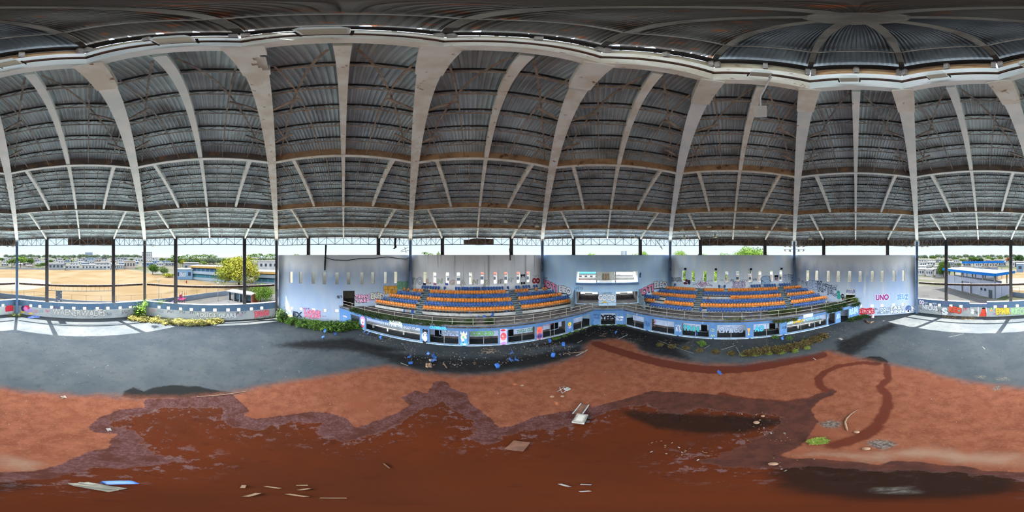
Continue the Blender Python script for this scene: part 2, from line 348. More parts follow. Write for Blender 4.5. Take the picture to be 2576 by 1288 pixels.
watc = mixc(smooth(mid_, .55, .75), watc, dk(lin((92,46,32)), .36))
film = mth('MULTIPLY', smooth(nz(1.9, 12, .75), .54, .58), smooth(attr('water'), 1.9, .3))
watc = mixc(mth('MULTIPLY', film, .7), watc, dk(lin((150,118,116)), .36))
watc = mixc(mth('MULTIPLY', edge('murk', .7, -.3, .35), .85), watc, dk(lin((46,36,32)), .36))
colr = mixc(watm, colr, watc)
colr = mixc(mth('MULTIPLY', edge('ash', .7, -.1, .3), .85), colr, mixc(smooth(fine, .4, .6), dk(lin((90,88,84)), .36), dk(lin((170,162,150)), .36)))
L.new(colr, bs.inputs['Base Color'])
rg = N.new('ShaderNodeMix'); rg.data_type = 'FLOAT'; L.new(watm, rg.inputs[0]); rg.inputs[2].default_value = .85; rg.inputs[3].default_value = .14
L.new(rg.outputs[0], bs.inputs['Roughness']); L.new(mth('ADD', mth('MULTIPLY', watm, .3), .04), bs.inputs['Specular IOR Level'])
bu = N.new('ShaderNodeBump'); bu.inputs['Distance'].default_value = .06
L.new(mth('ADD', mth('MULTIPLY', fine, .6), mth('MULTIPLY', mid_, 1.5)), bu.inputs['Height'])
L.new(mth('MULTIPLY', mth('SUBTRACT', 1.0, watm), .45), bu.inputs['Strength']); L.new(bu.outputs[0], bs.inputs['Normal'])
me.materials.append(fm)
fo = bpy.data.objects.new('floor', me); COL.objects.link(fo); fo['kind'] = 'structure'
# ================================================================== WALLS AND PARAPETS
HOLE_C = (-9.95, -8.02, -5.58, -3.5, -1.2, .93, 3.4, 5.45, 7.9, 9.95)
def sq(cs): return [(c-.3, c+.3, 1.92, 2.5) for c in cs]
def slit(cs): return [(c-.3, c+.3, 7.45, 9.65) for c in cs]
TH = .4
SIDE = R*math.sin(PI/8)          # half the length of a side
def wallfn(b, d0=DW): return lambda c, z, t: bp(b, c, d0+t, z)
WALLS = {}
BAYN = ['field bay','school bay','blue wall left of the stands','streaked wall','press-box wall','right-stand wall','blue wall right of the stands','grandstand bay']
ext = TH*math.tan(PI/8)
# solid walls, 12.9 m
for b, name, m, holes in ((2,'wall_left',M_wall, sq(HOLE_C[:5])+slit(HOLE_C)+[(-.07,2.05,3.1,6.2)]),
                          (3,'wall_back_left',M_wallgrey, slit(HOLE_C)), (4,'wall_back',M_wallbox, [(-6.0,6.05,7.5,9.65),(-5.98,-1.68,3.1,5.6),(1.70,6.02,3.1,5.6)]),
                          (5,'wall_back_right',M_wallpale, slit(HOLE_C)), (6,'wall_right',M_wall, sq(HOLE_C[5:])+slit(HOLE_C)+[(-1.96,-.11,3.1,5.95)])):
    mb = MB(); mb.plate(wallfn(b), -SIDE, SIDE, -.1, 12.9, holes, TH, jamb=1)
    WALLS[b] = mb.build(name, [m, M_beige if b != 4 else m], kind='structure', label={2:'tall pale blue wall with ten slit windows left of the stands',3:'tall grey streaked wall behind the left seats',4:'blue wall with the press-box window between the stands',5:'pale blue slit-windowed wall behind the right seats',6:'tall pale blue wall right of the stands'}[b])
# low parapets of the open bays
ZB = 1.92
for b, name, lab in ((0,'wall_front_left','low blue and grey parapet below the baseball field'),(1,'wall_left_low','low blue and grey parapet with weeds facing the school'),(7,'wall_front_right','low graffiti parapet with a doorway facing the blue-roofed grandstand')):
    mb = MB(); cs = HOLE_C if b != 7 else tuple(c for c in HOLE_C if c not in (-1.2, .93))
    holes = sq(cs)+([(-1.62,1.62,0.02,2.15),(-1.75,1.75,2.9,3.4)] if b == 7 else [])
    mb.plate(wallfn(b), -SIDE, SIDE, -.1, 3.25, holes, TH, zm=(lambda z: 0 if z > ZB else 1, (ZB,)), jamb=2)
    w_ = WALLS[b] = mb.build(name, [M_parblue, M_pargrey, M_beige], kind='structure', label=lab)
    t = MB()
    for a, z in ([(-SIDE, SIDE)] if b != 7 else [(-SIDE,-1.75),(1.75,SIDE)]):
        t.hexa([bp(b,a,DW-.04,3.25),bp(b,z,DW-.04,3.25),bp(b,z,DW+TH+.04,3.25),bp(b,a,DW+TH+.04,3.25),bp(b,a,DW-.04,3.33),bp(b,z,DW-.04,3.33),bp(b,z,DW+TH+.04,3.33),bp(b,a,DW+TH+.04,3.33)])
    t.build('coping', M_ledge, w_)
# doorway of the grandstand bay: two shut graffiti-covered leaves behind the opening
for a, z, lab in ((-1.6,-.03,'grey plywood door leaf with white cartoon'),(.03,1.6,'grey door leaf painted with an orange dress')):
    mb = MB(); mb.plate(wallfn(7, DW+.12), a, z, .03, 2.12, [], .06); mb.build('door', mat('door_grey', lin((172,176,176)), lin((150,154,156)), 3.), WALLS[7], label=lab)
# beige block screens behind the blind slits (their daylight side passage is open to the sky)
SCR = []
for b, cs, lab in ((2, (-10.9, 8.9), 'beige block passage wall seen through the slits of the left blue wall'),(6,(-9.2,10.9),'beige block passage wall seen through the slits of the right blue wall')):
    mb = MB(); mb.plate(wallfn(b, DW+2.2), cs[0], cs[1], -.1, 11.0, [(cs[0]+.4+k*3.3, cs[0]+3.3+k*3.3, .3, 4.2) for k in range(6)], .2); mb.build('passage_wall', M_beige, kind='structure', label=lab)
# rooms behind the openings of the tall walls
def room(b, c0, c1, z0, z1, depth, mats, name, lab, back=True, roof=True, holes=()):
    mb = MB(); D0 = DW+TH
    Pn = lambda c, d, z: bp(b, c, d, z)
    mb.hexa([Pn(c0-.2,D0,z0-.2),Pn(c1+.2,D0,z0-.2),Pn(c1+.2,D0+depth,z0-.2),Pn(c0-.2,D0+depth,z0-.2),Pn(c0-.2,D0,z0),Pn(c1+.2,D0,z0),Pn(c1+.2,D0+depth,z0),Pn(c0-.2,D0+depth,z0)], 1)
    if roof: mb.hexa([Pn(c0-.2,D0,z1),Pn(c1+.2,D0,z1),Pn(c1+.2,D0+depth,z1),Pn(c0-.2,D0+depth,z1),Pn(c0-.2,D0,z1+.2),Pn(c1+.2,D0,z1+.2),Pn(c1+.2,D0+depth,z1+.2),Pn(c0-.2,D0+depth,z1+.2)], 1)
    for c in (c0-.2, c1):
        mb.hexa([Pn(c,D0,z0),Pn(c+.2,D0,z0),Pn(c+.2,D0+depth,z0),Pn(c,D0+depth,z0),Pn(c,D0,z1),Pn(c+.2,D0,z1),Pn(c+.2,D0+depth,z1),Pn(c,D0+depth,z1)], 0)
    if back: mb.plate(lambda c, z, t: Pn(c, D0+depth+t, z), c0-.2, c1+.2, z0-.2, z1+.2, list(holes), .15, mi=0)
    return mb.build(name, mats, kind='structure', label=lab)
M_cream = mat('room_cream', lin((206,204,196)), lin((186,186,182)), 1.5)
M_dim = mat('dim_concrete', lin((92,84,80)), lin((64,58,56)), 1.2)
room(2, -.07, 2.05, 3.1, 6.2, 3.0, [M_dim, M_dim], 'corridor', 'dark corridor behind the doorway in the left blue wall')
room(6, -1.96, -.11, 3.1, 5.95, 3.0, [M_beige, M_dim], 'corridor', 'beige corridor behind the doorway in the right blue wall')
pb = room(4, -6.0, 6.05, 7.48, 9.7, 3.4, [M_cream, M_cream], 'press_box', 'press-box room with two wide windows and a wooden door', holes=[(-6.0,-2.2,8.05,9.55),(1.75,5.9,8.05,9.55)])
mb = MB(); 
for c in (-2.05, 1.6): mb.hexa([bp(4,c-.09,DW+.05,7.5),bp(4,c+.09,DW+.05,7.5),bp(4,c+.09,DW+.35,7.5),bp(4,c-.09,DW+.35,7.5),bp(4,c-.09,DW+.05,9.65),bp(4,c+.09,DW+.05,9.65),bp(4,c+.09,DW+.35,9.65),bp(4,c-.09,DW+.35,9.65)])
mb.build('pillar', M_cream, pb, label='slim cream pillars dividing the press-box window')
mb = MB(); mb.plate(wallfn(4, DW+TH+3.3), -.72, .44, 7.5, 8.85, [], .08); dr = mb.build('door', mat('door_wood', lin((176,160,138)), lin((140,122,100)), 2.5, stretch=(1,1,.2), c3=lin((84,70,58)), s3=2., lo3=.6, hi3=.7), pb, label='weathered wooden door')
mb = MB()
for c in (-.78, .5): mb.hexa([bp(4,c-.06,DW+TH+3.26,7.5),bp(4,c+.06,DW+TH+3.26,7.5),bp(4,c+.06,DW+TH+3.4,7.5),bp(4,c-.06,DW+TH+3.4,7.5),bp(4,c-.06,DW+TH+3.26,8.92),bp(4,c+.06,DW+TH+3.26,8.92),bp(4,c+.06,DW+TH+3.4,8.92),bp(4,c-.06,DW+TH+3.4,8.92)])
mb.build('door_frame', M_dim, dr)
mb = MB(); mb.hexa([bp(4,-6.1,DW-.35,7.08),bp(4,6.15,DW-.35,7.08),bp(4,6.15,DW+.02,7.08),bp(4,-6.1,DW+.02,7.08),bp(4,-6.1,DW-.35,7.5),bp(4,6.15,DW-.35,7.5),bp(4,6.15,DW+.02,7.5),bp(4,-6.1,DW+.02,7.5)])
mb.build('window_sill', mat('sill_blue', lin((96,128,172)), lin((116,142,176)), 1.), WALLS[4], label='darker blue projecting sill')
# two entry tunnels with gates
for c0, c1, lab in ((-5.98,-1.68,'left'),(1.70,6.02,'right')):
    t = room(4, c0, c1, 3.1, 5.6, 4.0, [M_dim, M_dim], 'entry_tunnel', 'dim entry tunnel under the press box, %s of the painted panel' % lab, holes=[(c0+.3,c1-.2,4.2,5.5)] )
    mb = MB(); D1 = DW+TH+3.8
    for k in range(24):
        c = c0+.25+(c1-c0-.4)*k/23; mb.beam(bp(4,c,D1,3.95), bp(4,c,D1,5.4), .035, .035)
    for z in (3.95, 5.4): mb.beam(bp(4,c0+.1,D1,z), bp(4,c1-.1,D1,z), .06, .06)
    mb.build('gate', mat('gate_grey', lin((150,150,150))), t, label='barred metal gate')
    mb = MB(); mb.plate(wallfn(4, D1-.1), (c0+c1)/2-.9, (c0+c1)/2+.8, 3.95, 4.55, [], .04); mb.build('notice', mat('notice_white', lin((232,228,222))), t, label='white notice board on the gate')
# columns and posts
COLN = ['between the field bay and the grandstand bay','between the field bay and the school bay','between the school bay and the left blue wall','left of the streaked wall','between the streaked wall and the press-box wall','between the press-box wall and the right stand','right of the right stand','between the right blue wall and the grandstand bay']
def column(a, rz, w, dp, z0, z1, m, **kw):
    e = empty('column', (a[0], a[1], z0), **kw)
    mb = MB(); tf = .05
    n = np.array([math.sin(rz), math.cos(rz), 0]); u = np.array([math.cos(rz), -math.sin(rz), 0]); a = np.array([a[0], a[1], 0])
    def pc(q, c0, c1, d0, d1):
        P = [a+u*c0+n*d0, a+u*c1+n*d0, a+u*c1+n*d1, a+u*c0+n*d1]
        q.hexa([p+np.array([0,0,z0]) for p in P]+[p+np.array([0,0,z1]) for p in P])
    pc(mb, -w/2, w/2, -dp/2, -dp/2+tf); pc(mb, -w/2, w/2, dp/2-tf, dp/2); mb.build('flange', m, e)
    mb = MB(); pc(mb, -w*.28, w*.28, -dp/2+tf, dp/2-tf); mb.build('web', m, e)
    mb = MB(); mb.box((a[0], a[1], z0), w+.25, dp+.25, .06, -rz); mb.build('base_plate', m, e)
for k in range(8):
    a = corner(k, R-.45); top = 15.75
    column(a, PHI+k*PI/4, .52, .6, 0.0, top, M_col if k not in (1,2) else M_post, label='tall blue-grey corner column '+COLN[k], cat='column', group='eight corner columns')
for b in range(8):
    for j, c in enumerate((-6.55, 6.55)):
        p = bp(b, c, DW+.2, 0); z0 = 3.33 if b in (0,1,7) else 12.9
        column(p, PHI+(b+.5)*PI/4, .62, .42, z0, 16.3, M_post, label='%s burnt steel post on the %s' % (('left-hand','right-hand')[j], BAYN[b]+(' parapet' if b in (0,1,7) else ' top')), cat='post', group='wall posts')
# rusty mid rails of the open bays
for b in (0, 1, 7):
    e = empty('guard_beam', bp(b, 0, DW+.2, 6.6), 'rusty brown horizontal beam across the '+BAYN[b], 'beam')
    mb = MB(); mb.hexa([bp(b,-SIDE+.4,DW+.12,6.68),bp(b,SIDE-.4,DW+.12,6.68),bp(b,SIDE-.4,DW+.3,6.68),bp(b,-SIDE+.4,DW+.3,6.68),bp(b,-SIDE+.4,DW+.12,7.0),bp(b,SIDE-.4,DW+.12,7.0),bp(b,SIDE-.4,DW+.3,7.0),bp(b,-SIDE+.4,DW+.3,7.0)])
    mb.build('web', M_rail, e)
    for z in (6.66, 7.02):
        mb = MB(); mb.beam(bp(b,-SIDE+.4,DW+.16,z), bp(b,SIDE-.4,DW+.16,z), .3, .03); mb.build('flange', M_rail, e)
# the hanging grey box frame in the field bay
e = empty('pipe_frame', bp(0, 0, DW+.2, 3.35), 'black pipe frame with a grey holed panel in the field bay', 'frame')
mb = MB(); mb.beam(bp(0,-6.2,DW+.2,5.75), bp(0,6.2,DW+.2,5.8), .1, .12); mb.build('top_rail', M_dark, e)
mb = MB(); mb.beam(bp(0,-6.2,DW+.2,3.45), bp(0,6.2,DW+.2,3.42), .1, .12); mb.build('bottom_rail', M_dark, e)
for k in range(14):
    mb = MB(); mb.beam(bp(0,-5.6+k*.86,DW+.2,5.8), bp(0,-5.6+k*.86,DW+.2,6.65), .025, .025); mb.build('hanger', M_dark, e)
c0 = cx(0, 140); mb = MB(); mb.plate(wallfn(0, DW+.15), c0, c0+1.25, 3.5, 5.72, [(c0+.95,c0+1.12,5.2,5.4),(c0+.95,c0+1.12,4.0,4.2),(c0+.1,c0+.28,4.4,4.55),(c0+.4,c0+.9,3.6,3.75)], .12)
mb.build('panel', mat('panel_grey', lin((92,98,108)), lin((78,84,94)), 2.), e, label='grey sheet panel with square holes')
# ================================================================== ROOF
SR = 3.1281*R; H0 = .25699*R+12.7
rT, rA, rB, rC = .1177*R, .4025*R, .6815*R, .87*R
def prof(r): return H0-SR+math.sqrt(SR*SR-r*r)          # underside of the main ribs at corner radius r
C8 = math.cos(PI/8); T8 = math.tan(PI/8)
def zs(d): return prof(d/C8)                              # same surface in a bay, by distance from the centre
dT, dA, dB, dC = rT*C8, rA*C8, rB*C8, rC*C8
DZ = .68                                                  # deck above the rib underside
OVER = ['over the field bay','over the school bay','over the left blue wall','over the streaked wall','over the press-box wall','over the right stand','over the right blue wall','over the grandstand bay']
RUSTY = (2, 3, 4, 5)
def wm(b): return M_whiterust if b in RUSTY else M_white
# corrugated decking, one panel per bay
def deck(b):
    mb = MB(); pitch = .2; dp = .07
    def row(c):  # one fluted section line at c, from inner limit to eave
        d0 = max(abs(c)/T8, dT+.08); return d0
    n = int(2*(DW+1.2)*T8/pitch)
    seq = []
    c = -(DW+1.2)*T8
    while c < (DW+1.2)*T8-1e-6:
        seq += [(c, 0), (c+pitch*.35, 0), (c+pitch*.5, 1), (c+pitch*.85, 1)]; c += pitch
    NS = 18; V = []; F = []
    for c, h in seq:
        d0 = min(max(abs(c)/T8, dT+.08), DW+1.2)
        for i in range(NS+1):
            d = d0+(DW+1.2-d0)*i/NS
            V.append(bp(b, c, d, zs(d)+DZ+h*dp))
    m = NS+1
    for k in range(len(seq)-1):
        for i in range(NS): F.append((k*m+i, (k+1)*m+i, (k+1)*m+i+1, k*m+i+1))
    mb.add(V, F)
    o = mb.build('ceiling', M_deck, kind='structure', label='corrugated blue-grey roof sheeting '+OVER[b])
    # outer weather skin, thin and a hand's breadth above
    mb = MB(); V = []; F = []
    for i in range(13):
        d = dT+.35+(DW+1.25-dT-.35)*i/12
        for c in (-d*T8, d*T8): V.append(bp(b, c, d, zs(d)+DZ+.22))
    for i in range(12): F.append((2*i, 2*i+1, 2*i+3, 2*i+2))
    mb.add(V, F); mb.build('roof_skin', M_deckout, o)
for b in range(8): deck(b)
# eight main ribs : box section with separate bottom flange and junction head
HEADW = ['beside the lamp at the grandstand bay','between the field bay and the school bay','with a torn head, left of the blue wall','left of the streaked wall','left of the press-box wall','right of the press-box wall','right of the right stand','right of the right blue wall']
for k in range(8):
    a = PHI+k*PI/4; rr = np.array([math.sin(a), math.cos(a), 0]); tt = np.array([math.cos(a), -math.sin(a), 0])
    e = empty('roof_rib', rr*R*.99+np.array([0,0,prof(R)]), 'wide white arched main rib '+('rising between the field bay and the grandstand bay' if k == 0 else 'rising '+HEADW[k] if k not in (2,) else 'rising with a torn head left of the blue wall'), 'roof rib', 'eight main roof ribs')
    m = M_whiterust if k in (2,3,4) else M_white
    NS = 22; r0, r1 = rT+.5, R-.15
    def strip(mb, x0, x1, h0, h1, ra=r0, rb=r1, ns=NS):
        V = []; F = []
        for i in range(ns+1):
            r = ra+(rb-ra)*i/ns; z = prof(r)
            for x, h in ((x0,h0),(x1,h0),(x1,h1),(x0,h1)): V.append(rr*r+tt*x+np.array([0,0,z+h]))
        for i in range(ns):
            for q in range(4): F.append((4*i+q, 4*i+4+q, 4*i+4+(q+1)%4, 4*i+(q+1)%4))
        F.append((0,1,2,3)); F.append((4*ns+3,4*ns+2,4*ns+1,4*ns)); mb.add(V, F)
    mb = MB(); strip(mb, -.32, .32, 0, .06); mb.build('bottom_flange', m, e)
    mb = MB(); strip(mb, -.22, .22, .06, .62); mb.build('web', m, e)
    mb = MB()
    if k != 2: strip(mb, -.36, .36, -.12, .7, rT-.15, rT+1.55, 4)
    else:   # corroded through on its right side
        strip(mb, -.36, .36, -.12, .7, rT-.15, rT+.35, 2)
        for i_, x_ in enumerate((.22, .06, .12, -.02, .1, .18)): strip(mb, -.36, x_, -.12, .7, rT+.35+i_*.15, rT+.5+i_*.15, 1)
        strip(mb, -.36, .36, -.12, .7, rT+1.25, rT+1.55, 1)
    mb.build('head', M_whiterust, e)
    mb = MB(); q = rr*(R-.3)+np.array([0,0,15.4]); mb.box((q[0],q[1],15.3), .5, .62, .75, -a); mb.build('foot', m, e)
# ring beams
def zring(d): return zs(d)
for nm, d, lab in (('A', dA, 'upper'), ('B', dB, 'middle'), ('C', dC, 'lower')):
    for b in range(8):
        z = zring(d)+.02; L = d*T8-.25; h = .68
        e = empty('ring_beam', bp(b, 0, d, z), '%s brown ring beam with a pale bottom edge %s' % (lab, OVER[b]), 'ring beam', lab+' ring beams of the roof')
        mb = MB(); mb.beam(bp(b,-L,d,z+h/2), bp(b,L,d,z+h/2), .16, h); mb.build('web', M_webrust if b in RUSTY or (b == 6 and nm != 'A') else M_web, e)
        mb = MB(); mb.beam(bp(b,-L,d,z), bp(b,L,d,z), .3, .05); mb.build('bottom_flange', wm(b), e, label='pale bottom flange')
# secondary ribs running with the slope
def rafter(b, c, d0, d1, w, h, name, label, cat, group, m, drop=0.0):
    mb = MB(); V = []; F = []; ns = max(2, int((d1-d0)/1.3))
    for i in range(ns+1):
        d = d0+(d1-d0)*i/ns; z = zs(d)+drop
        for x, hh in ((-w/2,0),(w/2,0),(w/2,h),(-w/2,h)): V.append(bp(b, c+x, d, z+hh))
    for i in range(ns):
        for q in range(4): F.append((4*i+q, 4*i+4+q, 4*i+4+(q+1)%4, 4*i+(q+1)%4))
    F.append((0,1,2,3)); F.append((4*ns+3,4*ns+2,4*ns+1,4*ns)); mb.add(V, F)
    return mb.build(name, m, label=label, cat=cat, group=group)
for b in range(8):
    rafter(b, 0, dT+.3, dA-.1, .3, .5, 'rafter', 'broad pale middle rafter %s, between crown ring and upper ring' % OVER[b], 'rafter', 'crown rafters', wm(b), .05)
    for z, d0, d1, cs, w in (('upper and middle', dA, dB, (-3.6,0,3.6), .27), ('middle and lower', dB, dC, (-6.7,0,6.7), .25), ('lower ring and eave', dC, DW, (-6.6,0,6.6), .25)):
        for j, c in enumerate(cs):
            rafter(b, c, d0+.12, d1-.12, w, .42, 'rafter', '%s pale rafter %s between %s%s' % (('left','middle','right')[j], OVER[b], z, ' rings' if 'eave' not in z else ''), 'rafter', 'lower rafters', wm(b), .1)
# open-web joists parallel to the rings
def joist(b, d, i, zone):
    L = d*T8-.3; z = zs(d)+DZ-.06; h = .42; mb = MB()
    m = M_joistrust if b in RUSTY else M_joist
    mb.beam(bp(b,-L,d,z), bp(b,L,d,z), .1, .07, 1); mb.beam(bp(b,-L,d,z-h), bp(b,L,d,z-h), .07, .05)  # top chord coloured dark: shadow under the decking put into its material
    n = max(4, int(2*L/.62)); n += n % 2
    for k in range(n):
        c0 = -L+2*L*k/n; c1 = -L+2*L*(k+1)/n
        a, q = (z, z-h) if k % 2 == 0 else (z-h, z)
        mb.beam(bp(b,c0,d,a), bp(b,c1,d,q), .03, .03)
    mb.build('roof_joist', [m, M_dark], label='open-web joist, %s below the %s ring, %s' % (nth(i), zone, OVER[b]), cat='joist', group='open-web joists '+OVER[b])
for b in range(8):
    for zone, d0, d1, n in (('crown', dT, dA, 5), ('upper', dA, dB, 5), ('middle', dB, dC, 4), ('lower', dC, DW, 2)):
        for i in range(n): joist(b, d0+(d1-d0)*(i+1)/(n+1)+.02, i, zone)
# thin bridging rods under the joists + bracing
def rod(b, pts, r, label, cat, group, m, name):
    mb = MB(); q = [bp(b, c, d, zs(d)+z) for c, d, z in pts]
    for i in range(len(q)-1): mb.beam(q[i], q[i+1], r, r)
    mb.build(name, m, label=label, cat=cat, group=group)
def line(c0, d0, c1, d1, dz, n=6): return [(c0+(c1-c0)*i/n, d0+(d1-d0)*i/n, dz) for i in range(n+1)]
for b in range(8):
    m = M_joistrust if b in RUSTY else M_joist
    for zone, d0, d1, cs in (('inner crown zone', dT+1.2, dA, (-1.55, 1.55)), ('outer crown zone', dA-4.4, dA, (-3.3, 3.3)), ('upper zone', dA, dB, (-4.6,-2.4,-1.2,1.2,2.4,4.6)), ('middle zone', dB, dC, (-8.3,-5.0,-3.3,-1.6,1.6,3.3,5.0,8.3)), ('eave zone', dC, DW, (-8.8,-4.4,-2.2,2.2,4.4,8.8))):
        for j, c in enumerate(cs):
            rod(b, line(c, max(d0, abs(c)/T8+.3), c, d1, .2), .06, 'thin bridging bar, %s from left, %s, %s' % (nth(j), OVER[b], zone), 'bar', 'bridging bars', m, 'bridging_bar')
    for s in (-1, 1):
        for zone, d0, c0, d1, c1 in (('crown', dT+.6, .25, dA-.3, 4.4), ('upper', dA+.3, 4.9, dB-.3, 7.9)):
            rod(b, line(s*c0, d0, s*c1, d1, .36), .075, '%s slanting wind brace below the %s ring %s' % ('left' if s < 0 else 'right', zone, OVER[b]), 'brace', 'wind braces', m, 'wind_brace')
        # knee braces between main rib and joists
        for q, d in enumerate((dT+3.9, dT+6.7, dA+3.0, dA+5.8, dB+2.4, dB+3.7)):
            L = d*T8
            a = bp(b, s*(L-.25), d+.1, zs(d)+.1); e = bp(b, s*(L-1.55), d-.35, zs(d-.35)+DZ-.5)
            mb = MB(); mb.beam(a, e, .11, .11)
            mb.build('knee_brace', m, label='short knee brace, %s down the %s rib %s' % (nth(q), 'left' if s < 0 else 'right', OVER[b]), cat='brace', group='knee braces of the main ribs')
# crown ring, lantern and its little roof
zT = prof(rT); dU = .1104*R*C8; zU = 12.7+.3499*R; dM = .0822*R*C8; zM = 12.7+.3706*R; zH = 12.7+.3818*R
for b in range(8):
    e = empty('crown_ring', bp(b, 0, dT, zT), 'white crown ring girder at the top of the dome '+OVER[b], 'ring beam', 'crown ring girders')
    m = wm(b); L = dT*T8
    mb = MB(); mb.beam(bp(b,-L,dT,zT+.4), bp(b,L,dT,zT+.4), .28, .8); mb.build('girder', m, e)
    mb = MB(); mb.beam(bp(b,-L*.97,dT-.12,zT+1.3), bp(b,L*.97,dT-.12,zT+1.3), .2, .62); mb.build('upper_girder', m, e)
    mb = MB(); mb.beam(bp(b,-L,dT-.05,zT+.9), bp(b,L,dT-.05,zT+.9), .3, .18); mb.build('rusty_channel', MT.get('channel_rust') or mat('channel_rust', lin((90,58,44)), lin((56,44,40)), 2.), e)
    l = empty('roof_lantern', bp(b, 0, dU, zT+1.7), 'boarded lantern side of the roof crown '+OVER[b], 'lantern', 'lantern sides')
    Lu = dU*T8
    mb = MB(); mb.plate(lambda c, z, t: bp(b, c, dU+.12+t, z), -Lu, Lu, zT+1.58, zT+2.64, [], .06); mb.build('board', M_board if b in (6,7,0) else mat('louvre_cream', lin((196,190,166)), lin((170,160,136)), 1.5, c3=RUST, s3=2., lo3=.62, hi3=.74), l)
    for c in (-Lu*.93, 0, Lu*.93):
        mb = MB(); mb.beam(bp(b,c,dU,zT+1.6), bp(b,c,dU,zT+2.6), .14, .14); mb.build('mullion', M_joist, l)
    mb = MB(); mb.beam(bp(b,-Lu,dU,zT+2.78), bp(b,Lu,dU,zT+2.78), .2, .36); mb.build('head_beam', M_dark, l)
# lantern roof: ribs, ring, hub, sheeting with a ragged lower edge on the burnt side
rU, rM = .1104*R, .0822*R
M_lrib = mat('lantern_steel', lin((84,80,74)), lin((66,62,58)), 2.)
e = empty('lantern_roof', (0, 0, zH), 'dark small dome with eight ribs meeting in a hub above the crown ring', 'lantern roof')
for k in range(8):
    a = PHI+k*PI/4; rr = np.array([math.sin(a), math.cos(a), 0]); mb = MB()
    pts = [rr*(rU+.1)+np.array([0,0,zU-.35]), rr*rU*.93+np.array([0,0,zU+.25]), rr*rM+np.array([0,0,zM]), rr*rM*.55+np.array([0,0,zM+.28]), np.array([0,0,zH])]
    for i in range(4): mb.beam(pts[i], pts[i+1], .17, .2)
    mb.build('rib', M_lrib, e)
for b in range(8):
    mb = MB(); mb.beam(bp(b,-dM*T8,dM,zM-.02), bp(b,dM*T8,dM,zM-.02), .08, .1); mb.build('ring', M_lrib, e)
    mb = MB(); rnd = random.Random(b); V = []; F = []; n = 34
    rag = b in (1, 2, 3, 4)
    for k in range(n+1):
        x = -1+2*k/n
        lo = dU+.5 if not rag else dU+rnd.uniform(-.1, .4); f = .03*(k % 2)
        V += [bp(b, x*lo*T8, lo, zU+.2-(lo-dU)*.42+f), bp(b, x*dU*.97*T8, dU*.97, zU+.22+f), bp(b, x*dM*T8, dM, zM+.13+f), bp(b, x*dM*.5*T8, dM*.5, zM+.42+f), bp(b, 0, 0.02, zH+.1)]
    for k in range(n):
        for i in range(4): F.append((5*k+i, 5*k+5+i, 5*k+6+i, 5*k+1+i))
    mb.add(V, F); mb.build('sheeting', mat('lantern_sheet', lin((80,87,92)), lin((62,67,72)), .8) if not rag else mat('deck_rust_edge', lin((78,78,76)), lin((64,58,54)), .8, c3=RUST, s3=3., lo3=.58, hi3=.7), e)
mb = MB(); mb.lathe([(.45,-.14),(.5,0),(.5,.08)], (0,0,zH-.02), 16); mb.build('hub', M_lrib, e)
# eave trusses between posts, with brown fascia sheets where they survive
def truss(b, c0, c1, lab, n):
    e = empty('eave_truss', bp(b, (c0+c1)/2, DW+.2, 14.8), 'light open eave truss, %s' % lab, 'truss', 'eave trusses'); z0, z1 = 14.85, 16.2; D = DW+.2
    mb = MB(); mb.beam(bp(b,c0,D,z0), bp(b,c1,D,z0), .16, .12); mb.build('bottom_chord', M_truss, e)
    mb = MB(); mb.beam(bp(b,c0,D,z1), bp(b,c1,D,z1), .16, .12); mb.beam(bp(b,c0,D,z1-.28), bp(b,c1,D,z1-.28), .05, .05); mb.build('top_chord', M_truss, e)
    mb = MB()
    for k in range(n+1):
        c = c0+(c1-c0)*k/n; mb.beam(bp(b,c,D,z0), bp(b,c,D,z1), .09, .09)
        if k < n:
            c2 = c0+(c1-c0)*(k+1)/n
            mb.beam(bp(b,c,D,z1 if k % 2 == 0 else z0), bp(b,c2,D,z0 if k % 2 == 0 else z1), .07, .07)
    mb.build('lattice', M_truss, e)
for b in range(8):
    truss(b, -12.7, -6.85, 'left of the posts in the '+BAYN[b] if b in (0,1,7) else 'left end above the '+BAYN[b], 6)
    truss(b, -6.25, 6.25, 'between the two posts of the '+BAYN[b] if b in (0,1,7) else 'middle above the '+BAYN[b], 8)
    truss(b, 6.85, 12.7, 'right of the posts in the '+BAYN[b] if b in (0,1,7) else 'right end above the '+BAYN[b], 6)
    # light strip under the sheeting edge
    mb = MB(); mb.beam(bp(b,-12.8,DW+.3,16.45), bp(b,12.8,DW+.3,16.45), .3, .34); mb.build('eave_beam', M_joist, label='grey eave beam above the truss '+OVER[b], cat='beam', group='eave beams')
